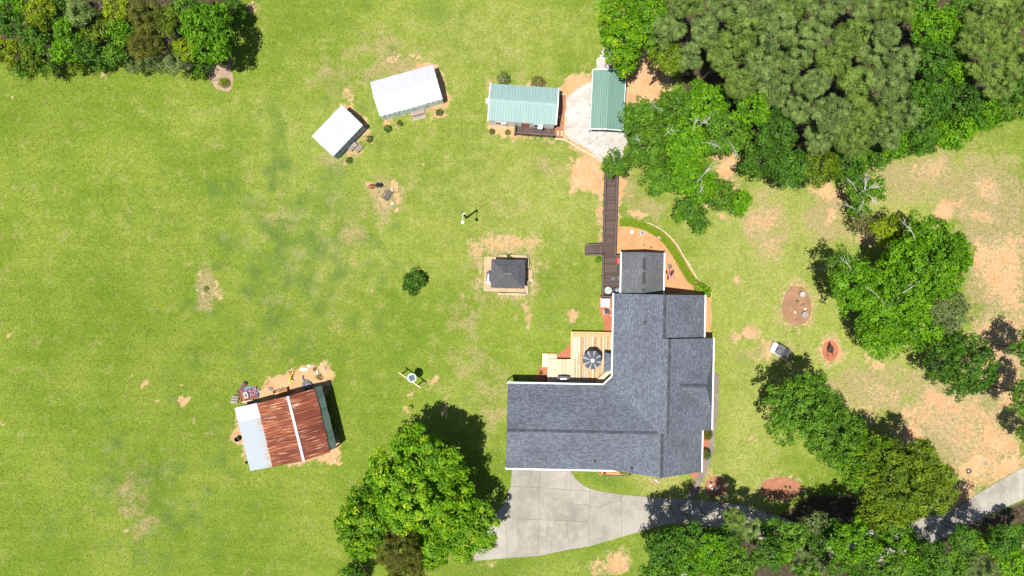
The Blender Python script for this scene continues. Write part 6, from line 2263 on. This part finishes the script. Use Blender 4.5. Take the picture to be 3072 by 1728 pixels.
# lower right wood
BR = [
    (2000, 1640, 68, 8.5, 'dark', 'dark tree nearest the driveway in the lower right wood', 0),
    (1985, 1715, 60, 8.0, 'oak', 'bright leafed tree at the bottom edge left end', 2),
    (2070, 1690, 62, 9.0, 'lush', 'bright tree at the bottom edge beside the left end tree', 2),
    (2135, 1650, 54, 9.0, 'lush', 'bright tree over the shaded drive', 1),
    (2205, 1560, 40, 7.5, 'pinegreen', 'small pine over the driveway shadow', 0),
    (2247, 1592, 44, 8.5, 'pine', 'pale pine poking over the shaded drive', 0),
    (2220, 1690, 58, 9.0, 'oak', 'mid green tree at the bottom edge below the pale pine', 1),
    (2305, 1660, 52, 8.5, 'dark', 'dark tree at the bottom edge right of the pale pine', 0),
    (2150, 1725, 50, 8.5, 'lush', 'low bright tree cut by the bottom edge', 0),
    (2380, 1610, 48, 8.0, 'oak', 'mid green tree over the dark drive bend', 0),
    (2405, 1685, 44, 9.0, 'pine', 'pale pine at the bottom edge middle of the wood', 0),
    (2455, 1570, 46, 7.5, 'sage', 'grey green tree over the shady drive bend', 0),
    (2470, 1690, 48, 8.5, 'sage', 'grey green tree at the bottom edge right of the pale pine', 0),
    (2560, 1635, 76, 8.8, 'lush', 'broad green tree on the bottom wood edge', 0),
    (2530, 1720, 52, 8.5, 'oak', 'mid green tree cut by the bottom edge under the broad tree', 0),
    (2640, 1690, 62, 8.6, 'oak', 'mid green tree right of the broad green tree', 0),
    (2690, 1605, 52, 7.5, 'oak', 'tree between the olive tree and the bottom wood', 0),
    (2755, 1660, 58, 8.0, 'lush', 'green tree at the right of the bottom wood', 0),
    (2820, 1715, 52, 8.0, 'dark', 'dark tree at the bottom edge left of the pale corner pine', 0),
    (2735, 1725, 48, 8.0, 'oak', 'tree cut by the bottom edge below the right green tree', 0),
    (2935, 1700, 52, 9.5, 'pine', 'pale pine near the lower right corner', 0),
    (2972, 1635, 44, 8.5, 'bright', 'bright tree above the pale corner pine', 0),
    (3040, 1690, 54, 8.5, 'lush', 'green tree in the lower right corner', 0),
    (2890, 1650, 44, 7.5, 'dark', 'dark tree left of the bright corner tree', 0),
    (3068, 1610, 44, 7.0, 'oak', 'tree cut by the right edge below the drive', 2),
    (2075, 1612, 48, 9.5, 'dark', 'dark tree over the shaded part of the drive', 0),
    (2175, 1618, 46, 9.5, 'dark', 'dark tree left of the pale pine over the drive', 0),
    (2320, 1595, 46, 8.5, 'oak', 'mid green tree right of the pale pine over the drive', 0),
    (2350, 1655, 44, 8.5, 'lush', 'small green tree behind the pale middle pine', 0),
    (2505, 1600, 48, 8.0, 'dark', 'dark tree beside the shady drive bend', 0),
    (2620, 1610, 50, 8.0, 'oak', 'mid green tree under the olive tree at the drive', 0),
    (2440, 1640, 46, 8.5, 'dark', 'dark tree between the middle pine and grey green tree', 0),
    (2800, 1660, 46, 9.0, 'dark', 'dark tree leaning over the far drive', 0),
    (2850, 1700, 48, 10.0, 'oak', 'mid green tree left of the corner pine', 0),
    (2900, 1610, 40, 9.5, 'dark', 'dark tree shading the far drive', 0),
    (3010, 1620, 48, 9.5, 'dark', 'dark tree below the far drive near the right edge', 1),
    (2000, 1740, 60, 9.0, 'dark', 'dark tree cut by the bottom edge at the left end', 0),
    (2420, 1735, 50, 8.5, 'oak', 'tree cut by the bottom edge under the middle pine', 0),
    (2600, 1740, 50, 8.5, 'dark', 'dark tree cut by the bottom edge under the broad tree', 0),
]
for px, py, r_, z, sp, lb_, br_ in BR:
    z = z + R.uniform(-2.6, 1.6)
    tree(lb_, px, py, r_, z, sp, bare=br_, dens=.95, share=sp in ('pine', 'pinegreen'))

# free-standing shrubs and small plants
tree('dark green round small tree alone in the middle lawn', 1242, 845, 38, 1.0, 'dark', .9, 1.3, name='small_tree')
for k, (px, py, r_, lb_) in enumerate((
        (1318, 338, 11, 'round dark shrub at the lower right corner of the longer shed'),
        (1163, 386, 11, 'round dark shrub left of its neighbour below the longer shed'),
        (1199, 370, 8.5, 'smaller round dark shrub below the middle of the longer shed'),
        (1108, 417, 10, 'dark shrub at the right corner of the shorter shed'),
        (1046, 481, 10, 'dark shrub at the lower corner of the shorter shed'),
        (1476, 395, 8.5, 'left of two dark clipped shrubs before the cottage'),
        (1523, 397, 8, 'right of two dark clipped shrubs before the cottage'))):
    shrub(lb_, px, py, r_, 'shrub', .9, group='small clipped shrubs by the outbuildings')
shrub('dull green bush behind the left end of the cottage', 1511, 237, 20, 'sage', .9)
shrub('brownish bush behind the right end of the cottage', 1616, 247, 22, 'brown', .8)
shrub('upper left of two bright round bushes at the bed corner', 2096.5, 859, 13, 'bright', .9)
shrub('lower right of two bright round bushes at the bed corner', 2118, 876, 15, 'bright', .9)
shrub('upper dark bush between east eave and front walk', 2119, 1303, 17, 'shrub', 1.0)
shrub('lower dark bush between east eave and front walk', 2115, 1362, 17, 'shrub', 1.0)
shrub('small dark plant in the red mulch left of the deck', 1622, 1118, 6, 'shrub', .8, name='plant', cat='plant')
shrub('green weed under the bend of the terrace railing', 1795, 778, 9, 'lush', .5, name='plant', cat='plant')
for k, (px, py, r_, sp, lb_) in enumerate(((1799, 1413, 4, 'shrub', 'dark plant at the left end of the front flower bed'), (1813, 1418, 5, 'shrub', 'spiky plant second from the left in the front flower bed'), (1843, 1414, 3, 'oak', 'tiny plant in the middle of the front flower bed'),
                                           (1866, 1418, 5, 'oak', 'leafy plant right of the middle in the front flower bed'), (1878, 1420, 5, 'yellow', 'yellow flowering plant in the front flower bed'), (1887, 1421, 4, 'oak', 'small plant at the right end of the front flower bed'))):
    shrub(lb_, px, py, r_, sp, .8, name='plant', cat='plant', group='plants in the front flower bed')
shrub('small green plant left of its twin in the shady mulch bed', 2356, 1460, 4, 'shrub', .8, name='plant', cat='plant')
shrub('small green plant right of its twin in the shady mulch bed', 2371, 1463, 4, 'shrub', .8, name='plant', cat='plant')
shrub('weed clump at the edge of the clay near the barn', 945, 1109, 6, 'sage', .4, name='plant', cat='plant')
shrub('larger grey weed patch on the clay near the barn', 958, 1133, 12, 'sage', .25, name='plant', cat='plant', dens=.5)
shrub('tiny green sprout in the round mulch bed', 2393, 904, 3, 'oak', .6, name='plant', cat='plant')
shrub('green weeds right of the glider bench', 620, 868, 8, 'olive', .25, name='plant', cat='plant', dens=.5)['label'] = 'olive weed clump in the worn lawn strip'

# border grass along the pine straw bed
cl_ = [(1860, 672), (1880, 671), (1900, 674), (1925, 680), (1950, 691), (1975, 706), (1995, 724), (2012, 746), (2026, 768), (2040, 793), (2053, 817), (2066, 836), (2080, 850)]
seg = []
gg = np.random.default_rng(3)
for a, b in zip(cl_, cl_[1:]):
    L = math.hypot(b[0] - a[0], b[1] - a[1])
    n = int(L * 95)
    t = gg.uniform(0, 1, n)
    off = np.clip(gg.normal(0, 4.9, n), -10, 10)
    nx_, ny_ = -(b[1] - a[1]) / L, (b[0] - a[0]) / L
    seg.append(np.stack([a[0] + (b[0] - a[0]) * t + nx_ * (off - 4), a[1] + (b[1] - a[1]) * t + ny_ * (off - 4), np.abs(off)], 1))
seg = np.concatenate(seg)
n = len(seg)
ph = .12 + .22 * (1 - seg[:, 2] / 13) * gg.uniform(.4, 1, n)
pos = np.stack([(seg[:, 0] - 1536) * S, (864 - seg[:, 1]) * S, ph], 1)
dd = rand_dirs(gg, n, .05)
nrm = gg.normal(0, .4, (n, 3)) + np.array([0, 0, 1])
nrm /= np.linalg.norm(nrm, axis=1, keepdims=True)
ln = .15 * gg.uniform(.6, 1.3, n)
tuft = np.sin(seg[:, 0] * .37) * np.cos(seg[:, 1] * .41) * .18
bg_ = link(bpy.data.objects.new('border_grass', leaf_mesh('border_grass', pos, dd, nrm, ln, ln * .22, gg.uniform(.1, .9, n) + tuft, LM['hedge'])))
tag(bg_, 'curved band of bright border grass round the pine straw bed', 'border grass', kind='stuff')


# grass tufts and weeds that stand out of the lawn
gt = np.random.default_rng(21)
nt = 340000
tx, ty = gt.uniform(-64, 64, nt), gt.uniform(-37, 37, nt)
ix, iy = np.clip(((tx + 66) / .24).astype(int) + 5, 0, nx - 1), np.clip(((ty + 39) / .24).astype(int) + 5, 0, ny - 1)
ok = (gt.random(nt) > dirt[iy, ix] * 1.25) & (gt.random(nt) > litt[iy, ix] * .9)
tpx, tpy = tx / S + 1536, 864 - ty / S
walk_px = lft + rgt[::-1]
for poly in TUFT_SKIP + [walk_px, [(1455, 769), (1610, 771), (1610, 880), (1450, 880)], [(1814, 450), (1850, 450), (1850, 770), (1870, 890), (1800, 890), (1750, 766), (1750, 735), (1806, 735)], [(1628, 1060), (1714, 994), (1838, 994), (1838, 1160), (1628, 1160)], [(1545, 365), (1665, 370), (1665, 415), (1545, 410)]]:
    a_ = np.array(poly)
    near = ok & (tpx > a_[:, 0].min() - 3) & (tpx < a_[:, 0].max() + 3) & (tpy > a_[:, 1].min() - 3) & (tpy < a_[:, 1].max() + 3)
    id_ = np.nonzero(near)[0]
    if len(id_):
        ok[id_[sd_poly(tpx[id_], tpy[id_], poly) < -gt.uniform(0, 2.2, len(id_))]] = False
tx, ty = tx[ok], ty[ok]
nt = len(tx)
pos = np.stack([tx, ty, gt.uniform(.02, .07, nt)], 1)
nrm = gt.normal(0, .42, (nt, 3)) + np.array([0, 0, .8])
nrm /= np.linalg.norm(nrm, axis=1, keepdims=True)
ln = gt.uniform(.04, .085, nt) * np.where(gt.random(nt) < .05, 1.6, 1)
tm = NT('grass blade')
tone_ = tm.attr('tone')
wp_ = tm.coord('World')
tcol = tm.mix(tone_, (.070, .115, .010), (.225, .255, .050))
tcol = tm.scale(tcol, tm.lin(tm.noise(wp_, .5, 4), .3, .7, .85, 1.15))
tm.done(tcol, .8, 0, .15)
drt = np.clip(dry[np.clip(((ty + 39) / .24).astype(int) + 5, 0, ny - 1), np.clip(((tx + 66) / .24).astype(int) + 5, 0, nx - 1)], 0, 1)
gob = link(bpy.data.objects.new('grass', leaf_mesh('grass', pos, gt.normal(0, 1, (nt, 3)), nrm, ln, ln * gt.uniform(.25, .5, nt), gt.uniform(0, .75, nt) + drt * .3, tm.m)))
tag(gob, 'short mown grass with lighter and darker tufts across the lawn', 'grass', kind='stuff')
